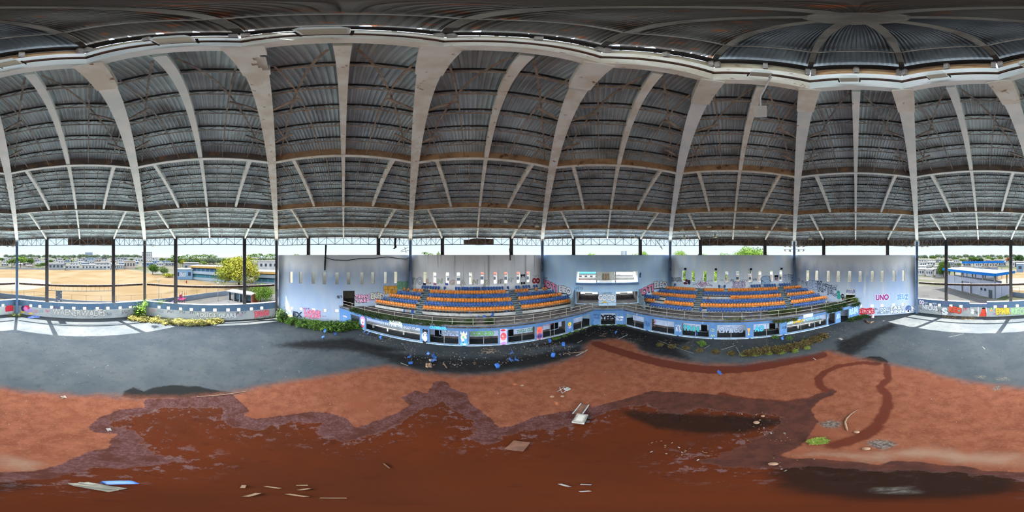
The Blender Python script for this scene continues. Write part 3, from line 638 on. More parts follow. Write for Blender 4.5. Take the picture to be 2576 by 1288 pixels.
for b, c0, c1, lab in ((7,-12.7,-6.8,'behind the left truss of the grandstand bay'),(7,-6.3,6.3,'behind the middle truss of the grandstand bay'),(7,6.8,12.9,'behind the right truss of the grandstand bay'),(0,cx(0,170),6.3,'behind half of the middle truss in the field bay'),
        (6,-12.7,-6.8,'behind the left truss above the right blue wall'),(6,-6.3,6.3,'behind the middle truss above the right blue wall'),(6,6.8,12.7,'behind the right truss above the right blue wall'),(5,cx(5,1762),6.3,'behind the middle truss above the right stand'),(5,6.8,12.7,'behind the right truss above the right stand'),
        (3,cx(3,1166),cx(3,1242),'small loose piece above the streaked wall')):
    rnd = random.Random(int(c0*10)+b); mb = MB(); D = DW+.55; n = max(4, int((c1-c0)/.9)); V = []; F = []
    for k in range(n+1):
        c = c0+(c1-c0)*k/n; q = .06*math.sin(k*2.1); lo = 14.78+rnd.uniform(-.05,.05)
        for t in (0, .03): V += [bp(b,c,D+q+t,lo), bp(b,c,D+q*.6+t,16.25 if b != 3 else 16.0+rnd.uniform(-.25,.1))]
    for k in range(n):
        a = 4*k; F += [(a,a+4,a+5,a+1),(a+2,a+3,a+7,a+6),(a,a+2,a+6,a+4),(a+1,a+5,a+7,a+3)]
    mb.add(V, F); mb.build('fascia_sheet', M_fascia, label='brown rusted fascia sheet '+lab, cat='fascia', group='surviving fascia sheets')

for o in list(COL.objects):
    if o.parent is None and o.name.split('.')[0] in ('column','post','roof_rib','ring_beam','rafter','roof_joist','bridging_bar','wind_brace','knee_brace','crown_ring','roof_lantern','lantern_roof','eave_truss','eave_beam','guard_beam'): o['kind'] = 'structure'
# ================================================================== STANDS
FD, ND = 21.7, 28.1; CN = .7071*0+ (FD/.70711-ND); LC = DW*math.sqrt(2)-FD     # niche half width, line end at the side walls
KC = (ND-CN)*.70711+CN*0; KC = .70711*(ND+(-CN))+0.0
KC = .70711*(ND-CN)      # where the front line meets the niche corner (bay 3: +KC, bay 5: -KC)
M_front = mat('stand_blue', lin((72,110,156)), lin((84,120,158)), .7, stretch=(1,1,.5), c3=lin((150,160,170)), s3=1.8, lo3=.64, hi3=.74)
M_deckc = mat('deck_concrete', lin((84,76,70)), lin((58,52,50)), 1.2, c3=lin((110,106,96)), s3=2.5, lo3=.6, hi3=.75)
M_tread = mat('tread_dirty', lin((78,70,66)), lin((52,46,44)), 1.5, c3=lin((120,114,106)), s3=3., lo3=.6, hi3=.72)
M_riser = mat('riser_white', lin((198,198,194)), lin((170,168,162)), 1.2, c3=lin((110,98,88)), s3=2.5, lo3=.6, hi3=.74)
M_stair = mat('stair_green', lin((88,102,106)), lin((70,82,86)), 2., c3=lin((140,150,150)), s3=4., lo3=.6, hi3=.7)
M_inner = mat('dugout_wall', lin((190,202,222)), lin((168,184,210)), 1.2, c3=lin((120,120,130)), s3=2., lo3=.64, hi3=.74)
M_frame = mat('alu_frame', lin((150,156,156)), lin((120,126,126)), 3.)
M_railp = mat('railing_pale', lin((170,166,154)), lin((144,140,128)), 2., c3=RUST, s3=5., lo3=.66, hi3=.72)
# deck slab
def w3(c, d): return bp(3, c, d, 0)[:2]
poly = [bp(3,-LC,FD,0)[:2], bp(4,-CN,ND,0)[:2], bp(4,CN,ND,0)[:2], bp(5,LC,FD,0)[:2], corner(6,R-.02)[:2], corner(5,R-.02)[:2], corner(4,R-.02)[:2], corner(3,R-.02)[:2]]
mb = MB(); mb.prism(poly, 2.85, 3.1); mb.build('floor_upper', M_deckc, kind='structure', label='dark dirty concrete walkway slab on top of the blue stand front')
def px2c(b, *xs): return [cx(b, x, FD if b != 4 else ND) for x in xs]
ZT, ZO = 3.2, 2.42
OPEN = {3: [(882,904.5,0.0),(919.5,1057,.2),(1080,1154.5,.16),(1179.5,1254,.16),(1278,1347,.16),(1366,1424.5,.1),(1442.5,1485.5,.1)],
        4: [(1510.5,1549,.1)], 5: [(1574.5,1619.5,.12),(1637.5,1696.5,.12),(1715,1784,.16),(1803,1876.5,.16),(1895,1961.5,.16),(1979.5,2080,.2),(2084,2102,.05),(2115,2135,0.0)]}
MULL = {3: [(1117,),(1217,),(1313.6,),(1385,1395),(1464,)], 5: [(1596,),(1678,),(1748.5,),(1839,),(1928.5,),(2015.5,2050.5),(),()]}
FW = {}
for b, nm, c0, c1, lab in ((3,'wall_stand_left',-LC-.2,KC,'bright blue front wall of the left stand with dark openings'),(4,'wall_stand_middle',-CN,CN,'short blue front wall in the notch below the press box'),(5,'wall_stand_right',-KC,LC+.2,'bright blue front wall of the right stand with dark openings')):
    d = FD if b != 4 else ND; holes = []
    for x0, x1, zb in OPEN[b]:
        a, z = px2c(b, x0, x1); holes.append((a, z, zb, ZO if z-a > 2.2 else 2.3))
    mb = MB(); mb.plate(wallfn(b, d), c0, c1, -.05, ZT, holes, .3)
    FW[b] = mb.build(nm, [M_front], kind='structure', label=lab)
    mb = MB(); mb.plate(lambda c, z, t: bp(b, c, d-.06+t, z), c0, c1, ZT, ZT+.1, [], .45); mb.build('coping', mat('coping_dirty', lin((128,122,112)), lin((90,84,76)), 2., c3=lin((70,84,52)), s3=3., lo3=.58, hi3=.7), FW[b])
    mb = MB()
    for h in holes:
        if h[2] > .08: mb.plate(lambda c, z, t: bp(b, c, d-.12+t, z), h[0]-.4, h[1]+.4, 0, .13, [], .12)
    if mb.v: mb.build('kerb', mat('kerb_pale', lin((170,190,206)), lin((140,150,156)), 2.), FW[b])
    # window frames: each opening's bars are one frame
    for i, h in enumerate(holes):
        mb = MB(); D = d+.12
        for c in (h[0]+.03, h[1]-.03): mb.beam(bp(b,c,D,h[2]), bp(b,c,D,h[3]), .06, .06)
        mb.beam(bp(b,h[0],D,h[3]-.03), bp(b,h[1],D,h[3]-.03), .06, .06)
        if h[2] > .05: mb.beam(bp(b,h[0],D,h[2]+.03), bp(b,h[1],D,h[2]+.03), .06, .06)
        if b == 3 and i >= 2: ms = MULL[3][i-2]
        elif b == 5: ms = MULL[5][i]
        else: ms = ()
        for x in ms: c = cx(b, x, d); mb.beam(bp(b,c,D,h[2]), bp(b,c,D,h[3]), .06, .06)
        mb.build('window_frame', M_frame, FW[b])
# dugout rooms behind: rear wall with black doorways, partitions, bench in the long end openings
DB = 2.2
for b, d, c0, c1, doors in ((3, FD, -LC+3.2, KC-.6, [(1084,1097),(1283,1303),(1366,1381),(1400,1424)]),(4, ND, -CN, CN, []),(5, FD, -KC+.6, LC-3.2, [(1757,1774),(1945,1962)])):
    holes = [(*px2c(b, *q), 0.02, 2.5) for q in doors]
    if b == 3: holes[0] = (holes[0][0], holes[0][1]+.3, .02, 2.5)
    mb = MB(); mb.plate(lambda c, z, t: bp(b, c, d+DB+t, z), c0, c1, -.05, 2.85, holes, .15)
    o = mb.build('wall_dugout', [M_inner], kind='structure', label={3:'pale inner wall of the rooms under the left stand',4:'pale inner wall behind the notch window',5:'pale inner wall of the rooms under the right stand'}[b]); FW['in%d' % b] = o
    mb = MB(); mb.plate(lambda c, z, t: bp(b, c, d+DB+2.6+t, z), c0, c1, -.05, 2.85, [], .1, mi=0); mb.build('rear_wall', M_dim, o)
    # a dark strip covers the lower part
    mb = MB()
    S = sorted([c0, c1]+[x for h in holes for x in h[:2]])
    for i in range(0, len(S), 2): mb.plate(lambda c, z, t: bp(b, c, d+DB-.02+t, z), S[i], S[i+1], 0, .38, [], .02)
    mb.build('dado', M_dim, o)
for b, x0, x1 in ((3, 921, 1056), (5, 1981, 2079)):
    a, z = px2c(b, x0, x1)
    e = empty('bench', bp(b, (a+z)/2, FD+1.6, 0), 'long concrete bench inside the %s long opening' % ('left' if b == 3 else 'right'), 'bench')
    mb = MB(); mb.plate(lambda c, zz, t: bp(b, c, FD+1.2+t, zz), a-1, z+.2, .75, .87, [], .8); mb.build('seat_slab', M_riser, e)
    for k in range(4):
        c = a+.3+(z-a-.6)*k/3; mb = MB(); mb.plate(lambda cc, zz, t: bp(b, cc, FD+1.5+t, zz), c-.1, c+.1, 0, .75, [], .3); mb.build('leg', M_riser, e)
# partitions between rooms
for b, xs in ((3,(1068,1166,1266,1357,1433)),(5,(1628,1706,1794,1885,1970,2106))):
    for x in xs:
        c = cx(b, x, FD); mb = MB(); mb.plate(lambda cc, zz, t: bp(b, cc, FD+.3+t, zz), c-.12, c+.12, 0, 2.85, [], DB-.3); mb.build('partition', M_dim, FW[b])
# terraces, three blocks a stand; stairs in the aisles
RT, RH, D0 = .95, .5, 24.78
def lim(d, s): # inner half extents of a row beginning at d : (towards the side wall, towards the press box)
    return LC+FD-(d+RT)-.12, min(LC+FD-(d+RT)-.1, d-9.25)
AISLE = {3: [(-9.8,-8.72),(5.8,6.92)], 5: [(-6.86,-5.66),(8.98,10.14)]}
GS = {}
for b, nm in ((3,'left'),(5,'right')):
    e = GS[b] = empty('grandstand', bp(b, 0, D0, 3.1), 'stepped concrete %s grandstand carrying orange and blue seats' % nm, 'grandstand', kind='structure')
    al = AISLE[b]
    spans = [(-99, al[0][0]), (al[0][1], al[1][0]), (al[1][1], 99)]
    for s0, s1 in spans:
        mb = MB()
        for i in range(1, 7):
            d = D0+RT*i; zt = 3.1+RH*i; side, box_ = lim(d, 0)
            lo, hi = (-side, box_) if b == 3 else (-box_, side)
            a, z = max(lo, s0), min(hi, s1)
            d1 = d+RT if i < 6 else DW-.01
            A = [bp(b,a,d,3.1),bp(b,z,d,3.1),bp(b,z,d1,3.1),bp(b,a,d1,3.1)]; T = [p+np.array([0,0,zt-3.1]) for p in A]
            mb.add(A+T, [(4,5,6,7)], 1); mb.add(A+T, [(0,1,5,4),(1,2,6,5),(3,0,4,7)], 0)
            mb.hexa([bp(b,a,d-.03,zt-.14),bp(b,z,d-.03,zt-.14),bp(b,z,d,zt-.14),bp(b,a,d,zt-.14),bp(b,a,d-.03,zt+.005),bp(b,z,d-.03,zt+.005),bp(b,z,d,zt+.005),bp(b,a,d,zt+.005)])
        mb.build('terrace', [M_riser, M_tread], e)
    for a, z in al:
        mb = MB()
        for i in range(12):
            d = D0+RT-.475+RT*i/2; zt = 3.1+RH*(i+1)/2; d1 = D0+RT*7 if i < 11 else DW-.01
            mb.hexa([bp(b,a,d,zt-RH/2),bp(b,z,d,zt-RH/2),bp(b,z,DW-.02,zt-RH/2),bp(b,a,DW-.02,zt-RH/2),bp(b,a,d,zt),bp(b,z,d,zt),bp(b,z,DW-.02,zt),bp(b,a,DW-.02,zt)])
            mb.hexa([bp(b,a,d-.02,zt-.05),bp(b,z,d-.02,zt-.05),bp(b,z,d+.09,zt-.05),bp(b,a,d+.09,zt-.05),bp(b,a,d-.02,zt+.01),bp(b,z,d-.02,zt+.01),bp(b,z,d+.09,zt+.01),bp(b,a,d+.09,zt+.01)], 1)
        mb.build('aisle_steps', [M_stair, mat('nosing', lin((168,176,176)), lin((130,138,138)), 3.)], e)
    s = -1 if b == 3 else 1
    mb = MB(); c = 6.32*s; q = []
    for cc in (c-.12, c+.12): q += [bp(4,cc,27.4,3.1), bp(4,cc,DW,3.1), bp(4,cc,DW,6.0), bp(4,cc,28.6,4.6), bp(4,cc,27.4,4.3)]
    mb.add(q, [(0,1,2,3,4),(9,8,7,6,5),(0,5,6,1),(1,6,7,2),(2,7,8,3),(3,8,9,4),(4,9,5,0)]); mb.build('side_parapet', mat('side_parapet', lin((120,138,150)), lin((92,100,98)), 1.5), e)
# painted panel between the tunnels
mb = MB(); mb.plate(wallfn(4, 30.6), -1.62, 1.62, 3.1, 5.55, [], .25); PANEL = mb.build('wall_panel', M_wallbox, kind='structure', label='pale blue panel with puffy white lettering between the two tunnels')
# ------------------------------------------------------------------ seats
M_or = mat('seat_orange', lin((220,130,34)), lin((206,114,26)), 3., rough=.45, spec=.4); M_bl = mat('seat_blue', lin((40,88,156)), lin((34,72,132)), 3., rough=.45, spec=.4)
M_br = mat('seat_bracket', lin((150,148,142)), lin((110,104,98)), 6.)
def shell_mb(mi=0):
    pr = [(-.25,.27,.07),(-.25,.33,.12),(-.22,.375,.17),(-.12,.40,.205),(0,.385,.215),(.12,.385,.222),(.185,.43,.225),(.22,.54,.225),(.245,.68,.222),(.258,.77,.215),(.255,.815,.185)]
    mb = MB(); V = []; n = 7
    for t in (0, 1):
        for i, (y, z, w) in enumerate(pr):
            for k in range(n):
                x = -1+2*k/(n-1); curl = .05*x*x*(1 if 2 <= i <= 9 else .3)
                pan = i < 6
                V.append((x*w, y-(0 if pan else curl)+(0 if pan else .014*t), z+(curl if pan else 0)-(.014*t if pan else 0)))
    F = []; m = len(pr)*n
    for i in range(len(pr)-1):
        for k in range(n-1):
            a = i*n+k; F.append((a, a+1, a+n+1, a+n)); F.append((m+a, m+a+n, m+a+n+1, m+a+1))
    for k in range(n-1):
        F.append((k, m+k, m+k+1, k+1)); a = (len(pr)-1)*n+k; F.append((a, a+1, m+a+1, m+a))
    for i in range(len(pr)-1):
        a = i*n; F.append((a, a+n, m+a+n, m+a)); a = i*n+n-1; F.append((a, m+a, m+a+n, a+n))
    return mb.add(V, F, mi)
def bracket_mb(mi=0):
    mb = MB(); mb.beam((0,.1,0),(0,.1,.38),.06,.06,mi); mb.beam((0,-.14,.375),(0,.2,.375),.07,.03,mi); mb.beam((0,.2,.36),(0,.245,.6),.06,.025,mi, up=(0,1,0)); mb.box((0,.1,0),.2,.16,.012,0,mi); return mb
SHM = {'orange': shell_mb().mesh('seat_shell_orange', M_or, smooth=True), 'blue': shell_mb().mesh('seat_shell_blue', M_bl, smooth=True)}
BRM = bracket_mb().mesh('seat_bracket', M_br)
ROWN = ['front row','second row','third row','fourth row','fifth row','sixth row','top row']
SEG = {3: {0: [], 1: [(944,1046),(1063,1294.5),(1312,1435)], 2: [(958,971),(978,1050),(1068,1290),(1308.5,1432)], 3: [(978,1056.4),(1072.7,1286.7),(1304,1414)], 4: [(997.5,1059.5),(1076.6,1283.6),(1300,1394.5)],
           5: [(1013,1018.5),(1022.5,1029.5),(1037,1064.7),(1080.5,1272.8),(1296,1330),(1347,1352.5),(1365,1377.6)], 6: [(1059.5,1107),(1115,1122),(1144,1158),(1160.5,1179),(1181,1187),(1188,1208),(1211,1267.5),(1275,1281.5),(1296,1308.5),(1314,1335),(1341.5,1353.5)]},
       5: {0: [(1621,1626.5),(1633.7,1740),(1759.4,1766.4),(1777,1977.6),(1996,2077)], 1: [(1622,1647),(1669.5,1744.6),(1761.7,1975.3),(1990.8,2082.5)], 2: [(1619.7,1659.3),(1674,1747),(1764,1970),(1987,2063)], 3: [(1640,1751),(1837,1966),(1980.7,2050.6)],
           4: [(1657,1753),(1768.7,1961.3),(1976,2032.8)], 5: [(1675.6,1749.3),(1771,1821.5),(1830.8,1957.5),(1971.4,2015.7)], 6: [(1694,1700.5),(1806,1812.3),(1820,1825.5),(1888,1914.7),(1921,1952.7),(1959.8,1989.3)]}}
seats = []
for b in (3, 5):
    for i in range(7):
        d = D0+RT*i+.5; zt = 3.1+RH*i; colr_ = 'orange' if i % 2 else 'blue'; lst = []
        for x0, x1 in SEG[b][i]:
            a, z = cx(b, x0, d), cx(b, x1, d); n = max(1, round((z-a)/.5))
            for k in range(n): lst.append(a+(z-a)*(k+.5)/n)
        blk = {0: [], 1: [], 2: []}
        for c in lst:
            q = 0 if c < AISLE[b][0][0]+.4 else (1 if c < AISLE[b][1][0]+.4 else 2)
            blk[q].append(c)
        for q in blk:
            for k, c in enumerate(sorted(blk[q])):
                p = bp(b, c, d, zt); seats.append((float(np.linalg.norm(p-CAMV)), b, i, q, k, colr_, p))
seats.sort(key=lambda s: s[0])
proto = {}
def seat_tree(colr_):
    r = empty('stadium_seat', (0,0,0))
    o = bpy.data.objects.new('shell', SHM[colr_]); o.parent = r; COL.objects.link(o)
    o = bpy.data.objects.new('bracket', BRM); o.parent = r; COL.objects.link(o)
    return r
NSEAT = 286
rnd = random.Random(5)
def seat_label(b, i, q, k, colr_):
    return '%s seat, %s from left in the %s, %s block of the %s stand' % (colr_, nth(k), ROWN[i], ('left','centre','right')[q], 'left' if b == 3 else 'right')
for s in seats[:NSEAT]:
    _, b, i, q, k, colr_, p = s
    if colr_ not in proto: r = proto[colr_] = seat_tree(colr_)
    else: r = copy_tree(proto[colr_])
    n = FR[b][1]; r.location = tuple(p); r.rotation_euler = (0, 0, math.atan2(n[1], n[0])-PI/2+rnd.uniform(-.03,.03))
    tag(r, seat_label(b, i, q, k, colr_), 'seat', '%s seats of the %s stand' % (colr_, 'left' if b == 3 else 'right'))
mb = MB(); sh = {c: shell_mb(j) for j, c in enumerate(('orange','blue'))}; bk = bracket_mb(2)
for s in seats[NSEAT:]:
    _, b, i, q, k, colr_, p = s; u, n = FR[b]
    for src in (sh[colr_], bk):
        V = np.array(src.v); Wd = p+V[:,0:1]*u+V[:,1:2]*n+V[:,2:3]*np.array([0,0,1.]); mb.add(Wd, src.f, src.m[0])
mb.build('rear_seating', [M_or, M_bl, M_br], smooth=True, label='farther orange and blue seats filling the upper rows of both stands', cat='seats', kind='stuff')
# loose, hanging and fallen seats
def loose_shell(name, p, rz, tilt, roll, label, group='broken blue seats', colr_='blue'):
    r = empty(name, p, label, 'broken seat', group); r.rotation_euler = (tilt, roll, rz)
    o = bpy.data.objects.new('shell', SHM[colr_]); o.parent = r; COL.objects.link(o); o.location = (0, 0, -.27)
    return r
for x, y, t, z, lab in ((1017,785,.5,3.3,'blue broken seat leaning on the step, left of the first aisle, left stand'),(1037,787,.35,3.25,'blue broken seat on the step right beside the first aisle, left stand'),(1182.5,792,.4,3.3,'blue broken seat on the lowest step, middle of the left stand'),(1238.5,794,.4,3.25,'blue broken seat by the walkway railing, right of the middle of the left stand'),(1275,787,.35,3.4,'blue broken seat on the lowest step near the second aisle, left stand'),
        (1198,799,1.3,3.2,'dark blue fallen seat lying on the walkway below the left stand'),(1218,800,1.5,3.15,'dark blue fallen seat face down on the left walkway'),
        (1774.5,795,1.2,3.15,'blue fallen seat behind the railing, centre of the right walkway'),(1825,797,1.4,3.15,'blue fallen seat heap behind the railing left of the vines'),(1874,800,1.2,3.15,'blue fallen seat on the right walkway beside the vines'),(1886,797,.9,3.15,'blue tipped seat on the right walkway nearest the vines'),(1915,797,1.1,3.15,'blue fallen seat among the vines on the right walkway'),(1737,722,1.5,6.2,'blue seat tipped over against the right stand wall, left block')):
    p = on_z(x, y, z); loose_shell('broken_seat', (p[0],p[1],max(z-.1,3.12)), random.Random(x).uniform(0,6), t, .1, lab)
p = on_z(1780, 753, 4.9); loose_shell('broken_seat', p, 1.2, 1.1, .2, 'broken orange seat lying on an empty white row of the right stand', 'broken orange seats', 'orange')
# railing along the walkway edge
def railing(b, d, xs, lab, ends):
    cs = [cx(b, x, d) for x in xs]; e = empty('guard_railing', bp(b, cs[0], d, 3.1), lab, 'railing')
    a, z = ends
    for nm, h in (('top_rail', 4.35), ('middle_rail', 3.78)):
        mb = MB(); mb.tube([bp(b,a,d,h), bp(b,z,d,h)], .04, 6); mb.build(nm, M_railp, e)
    for c in cs:
        mb = MB(); mb.tube([bp(b,c,d,3.1), bp(b,c,d,4.35)], .04, 6); mb.build('post', M_railp, e)
RD = FD+.18
railing(3, RD, (885.6,917.5,953,993,1037.5,1087.6,1137.5,1190,1243,1293.7,1341.9,1383.8,1424.6,1459.3), 'pale two-bar railing along the left stand walkway', (-LC+.5, KC+.05))
railing(4, ND+.15, (1490.5,1529,1567.4), 'pale two-bar railing over the notch below the press box', (-CN, CN))
railing(5, RD, (1600,1637,1677.5,1721.8,1768,1817.6,1866.5,1914,1959,2003,2041.8,2077,2108), 'pale two-bar railing along the right stand walkway', (-KC-.05, LC-.5))
# ================================================================== GRAFFITI (paint on the walls)
GC = {}
def paint(c):
    k = 'paint_%02x%02x%02x' % c
    return mat(k, lin(c), tuple(x*.82 for x in lin(c)), 3.0, rough=.7, spec=.2)
def glyph(ch, off, bold=0.0):
    key = (ch, off)
    if key not in GC:
        cu = bpy.data.curves.new('g', 'FONT'); cu.body = ch; cu.size = 1.0; cu.offset = off; cu.resolution_u = 3; cu.fill_mode = 'FRONT'
        o = bpy.data.objects.new('g', cu); me = o.to_mesh()
        V = np.array([v.co[:2] for v in me.vertices]) if len(me.vertices) else np.zeros((0,2)); F = [tuple(p.vertices) for p in me.polygons]
        o.to_mesh_clear(); bpy.data.objects.remove(o, do_unlink=True); bpy.data.curves.remove(cu)
        GC[key] = (V, F)
    return GC[key]
def wall_xy(b, d, x, y, wpx, hpx):
    c, z = on_d(b, x, y, d); c0, _ = on_d(b, x-wpx/2, y, d); c1, _ = on_d(b, x+wpx/2, y, d); _, z0 = on_d(b, x, y+hpx/2, d); _, z1 = on_d(b, x, y-hpx/2, d)
    return c, z, c1-c0, z1-z0
def graf(par, b, d, x, y, w, h, text, fill, line=None, tilt=0.0, jit=.12, fat=.05, lw=.05, shear=0.0, sep=.86, seed=1, label=None, shadow=None, name='graffiti'):
    c, z, Wd, Hd = wall_xy(b, d, x, y, w, h); rows = text.split('|'); mb = MB(); rnd = random.Random(seed+len(text))
    mats = [paint(fill), paint(line or fill)]+([paint(shadow)] if shadow else [])
    for ri, row in enumerate(rows):
        pen = 0.0; items = []
        for i, ch in enumerate(row):
            if ch == ' ': pen += .4; continue
            V, F = glyph(ch, 0.0); 
            if not len(V): continue
            lo, hi = V.min(0), V.max(0); a = rnd.uniform(-jit, jit); sc = 1+rnd.uniform(-jit, jit)*.8; dy = rnd.uniform(-jit, jit)*.5
            items.append((ch, pen-lo[0]+(hi[0]-lo[0])*0, lo, hi, a, sc, dy)); pen += (hi[0]-lo[0])*(sep if fat < .02 else .98)+.06+min(fat, .08)*.6
        if not items: continue
        total = pen; Hr = Hd/len(rows)*.95; zc = z+Hd*(.5-(ri+.5)/len(rows))
        k_ = min(1.0, .105/max(fat+(lw if line else 0), 1e-3)) if len(row) > 1 else .7
        f_, l_ = fat*k_, lw*k_
        for n_i, (ch, px_, lo, hi, a, sc, dy) in enumerate(items):
            for mi, off, t in ([(2, f_+l_, .008)] if shadow else [])+([(1, f_+l_, .012)] if line else [])+[(0, f_, .0145)]:
                V, F = glyph(ch, round(off, 3))
                if not len(V): continue
                m = (lo+hi)/2; q = V-m; hgt = hi[1]-lo[1]; q = q*np.array([sc, sc*.72/max(hgt,.3)])
                q = np.stack([q[:,0]*math.cos(a)-q[:,1]*math.sin(a)+shear*q[:,1], q[:,0]*math.sin(a)+q[:,1]*math.cos(a)], 1)
                X = (q[:,0]+px_+m[0]-total/2)/max(total,.3)*Wd; Z = (q[:,1]+dy)/.86*Hr
                if mi == 2: X = X-Wd*.02; Z = Z-Hr*.1
                mb.add([bp(b, c+xx, d-t-(.005*n_i if mi != 2 else 0)-.004*ri, zc+zz+tilt*xx) for xx, zz in zip(X, Z)], F, mi)
    if mb.v: return mb.build(name, mats, par, label=label)
def strokes(par, b, d, x, y, w, h, lines, col, lw=.06, label=None, t=.016):
    # lines: polylines in a -1..1 box
    c, z, Wd, Hd = wall_xy(b, d, x, y, w, h); mb = MB()
    for ln in lines:
        P_ = [np.array([c+px_*Wd/2, z+py*Hd/2]) for px_, py in ln]
        L = []
        for i, p in enumerate(P_):
            tt = P_[min(i+1,len(P_)-1)]-P_[max(i-1,0)]; tt = tt/(np.linalg.norm(tt)+1e-9); nn = np.array([-tt[1], tt[0]])*lw/2; L += [p-nn, p+nn]
        mb.add([bp(b, q[0], d-t, q[1]) for q in L], [(2*i,2*i+2,2*i+3,2*i+1) for i in range(len(P_)-1)])
    return mb.build('graffiti_tag', paint(col), par, label=label)
def scrib(par, b, d, x, y, w, h, col, seed, lw=.05, loops=4, label=None):
    rnd = random.Random(seed); lines = []
    for k in range(loops):
        x0 = -1+2*k/loops; pts = []; a0 = rnd.uniform(0,6)
        for i in range(9):
            t = i/8; pts.append((x0+2/loops*(t+.25*math.sin(a0+t*7)), .85*math.sin(a0*1.7+t*rnd.uniform(5,9))*rnd.uniform(.6,1)))
        lines.append(pts)
    return strokes(par, b, d, x, y, w, h, lines, col, lw, label)
def shapes(par, b, d, x, y, w, h, parts, label):
    # parts: (kind, cx, cy, rx, ry, colour) in a -1..1 box or ('p', [(x,y)..], colour)
    c, z, Wd, Hd = wall_xy(b, d, x, y, w, h); mb = MB(); cols = []
    for i, q in enumerate(parts):
        col = q[-1]
        if col not in cols: cols.append(col)
        pts = [(q[1]+q[3]*math.cos(2*PI*k/18), q[2]+q[4]*math.sin(2*PI*k/18)) for k in range(18)] if q[0] == 'e' else q[1]
        mb.add([bp(b, c+px_*Wd/2, d-.008-.003*i, z+py*Hd/2) for px_, py in pts], [tuple(range(len(pts)))], cols.index(col))
    return mb.build('graffiti_figure', [paint(c_) for c_ in cols], par, label=label)
WH, BK, PKc, GR, NV = (232,236,242), (34,34,40), (232,156,190), (150,158,166), (48,60,96)
W2, W3, W4, W5, W6, W7, W0, W1 = (WALLS[k] for k in (2,3,4,5,6,7,0,1)); F3, F4, F5 = FW[3], FW[4], FW[5]; I3, I4, I5 = FW['in3'], FW['in4'], FW['in5']
D_, DI = DW, FD+DB-.02
# left blue wall
graf(W2,2,D_,912,751,37,20,'YEMO|TAES',(238,176,206),BK,jit=.18,fat=.07,label='pink two-line bubble graffiti',shadow=BK)
graf(W2,2,D_,950,745,33,16,'EKED',(206,206,188),(84,84,84),jit=.15,fat=.07,label='beige bubble graffiti',shadow=(160,90,140))
graf(W2,2,D_,983.5,729,33,20,'RIMS|TEISI',(230,170,58),(120,60,40),jit=.1,fat=.06,label='orange block graffiti in two lines')
graf(W2,2,D_,1013.7,718,26,20,'KEAN|EOOT',(126,188,140),(30,70,50),jit=.12,fat=.06,label='green graffiti in two lines')
graf(W2,2,D_,749,790,22,14,'EX',(56,66,84),jit=.2,fat=.06,label='dark navy bubble letters'); graf(W2,2,D_,786,790,40,20,'LEGNE|ROOMS',(226,140,160),(150,60,110),jit=.2,fat=.05,label='pink and purple graffiti'); graf(W2,2,D_,770,776,19,5,'NAIHE',(140,60,130),jit=.2,fat=.01,shear=.3)
scrib(W2,2,D_,854,747,14,11,BK,3,.07,4,'black scribbled tag beside the doorway'); graf(W2,2,D_,815,796,11,4,'TIMP',(150,120,150),fat=.0); shapes(W2,2,D_,728,790,12,12,[('e',0,0,.9,.9,(130,176,214)),('e',.2,-.6,.9,.5,(226,200,140))],'blue and yellow paint patch')
# streaked wall : the spaced letters
for t, x, y, cl in (('L',1079,707,(190,70,60)),('N',1107,707,(120,170,110)),('G',1138,709.5,(190,110,80)),('A',1165,710,(120,120,70)),('N',1196,709,(130,140,110)),('G',1225.4,709.5,(110,140,90))):
    graf(W3,3,D_,x,y,12,13,t,(218,216,202),cl,fat=.03,lw=.05,jit=.1,shear=.15,name='graffiti_letter',label='outlined letter '+t)
graf(W3,3,D_,1048.7,707,28,18,'EYO',(214,218,224),(130,136,146),jit=.2,fat=.07,label='grey outlined bubble graffiti')
for x, cl in ((1067.5,NV),(1094,(196,120,160)),(1123.5,(90,110,190))): shapes(W3,3,D_,x,714,7.5,7,[('p',[(-1,-1),(1,-1),(1,.6),(-1,.8)],cl)],'painted patch below a slit')
scrib(W3,3,D_,1259.6,708,13,20,BK,8,.05,4); scrib(W3,3,D_,1285,704,12,18,(150,160,170),9,.05,3)
fig = [('e',0,.62,.72,.36,BK),('e',-.45,.85,.35,.2,BK),('e',.45,.85,.35,.2,BK),('e',0,.48,.5,.24,WH),('e',-.2,.52,.12,.07,BK),('e',.2,.52,.12,.07,BK),('e',0,-.15,.62,.42,WH),('e',-.8,.1,.2,.4,WH),('e',-.42,-.75,.38,.26,BK),('e',.42,-.75,.38,.26,BK)]
shapes(W3,3,D_,1315.5,703,14,25,fig,'black and white painted figure with a raised arm')
graf(W3,3,D_,1349,706,18,14,'OO',(176,52,62),(120,30,44),fat=.12,jit=.1,label='red bubble graffiti'); scrib(W3,3,D_,1349,694,15,6,(120,130,140),5,.04,3)
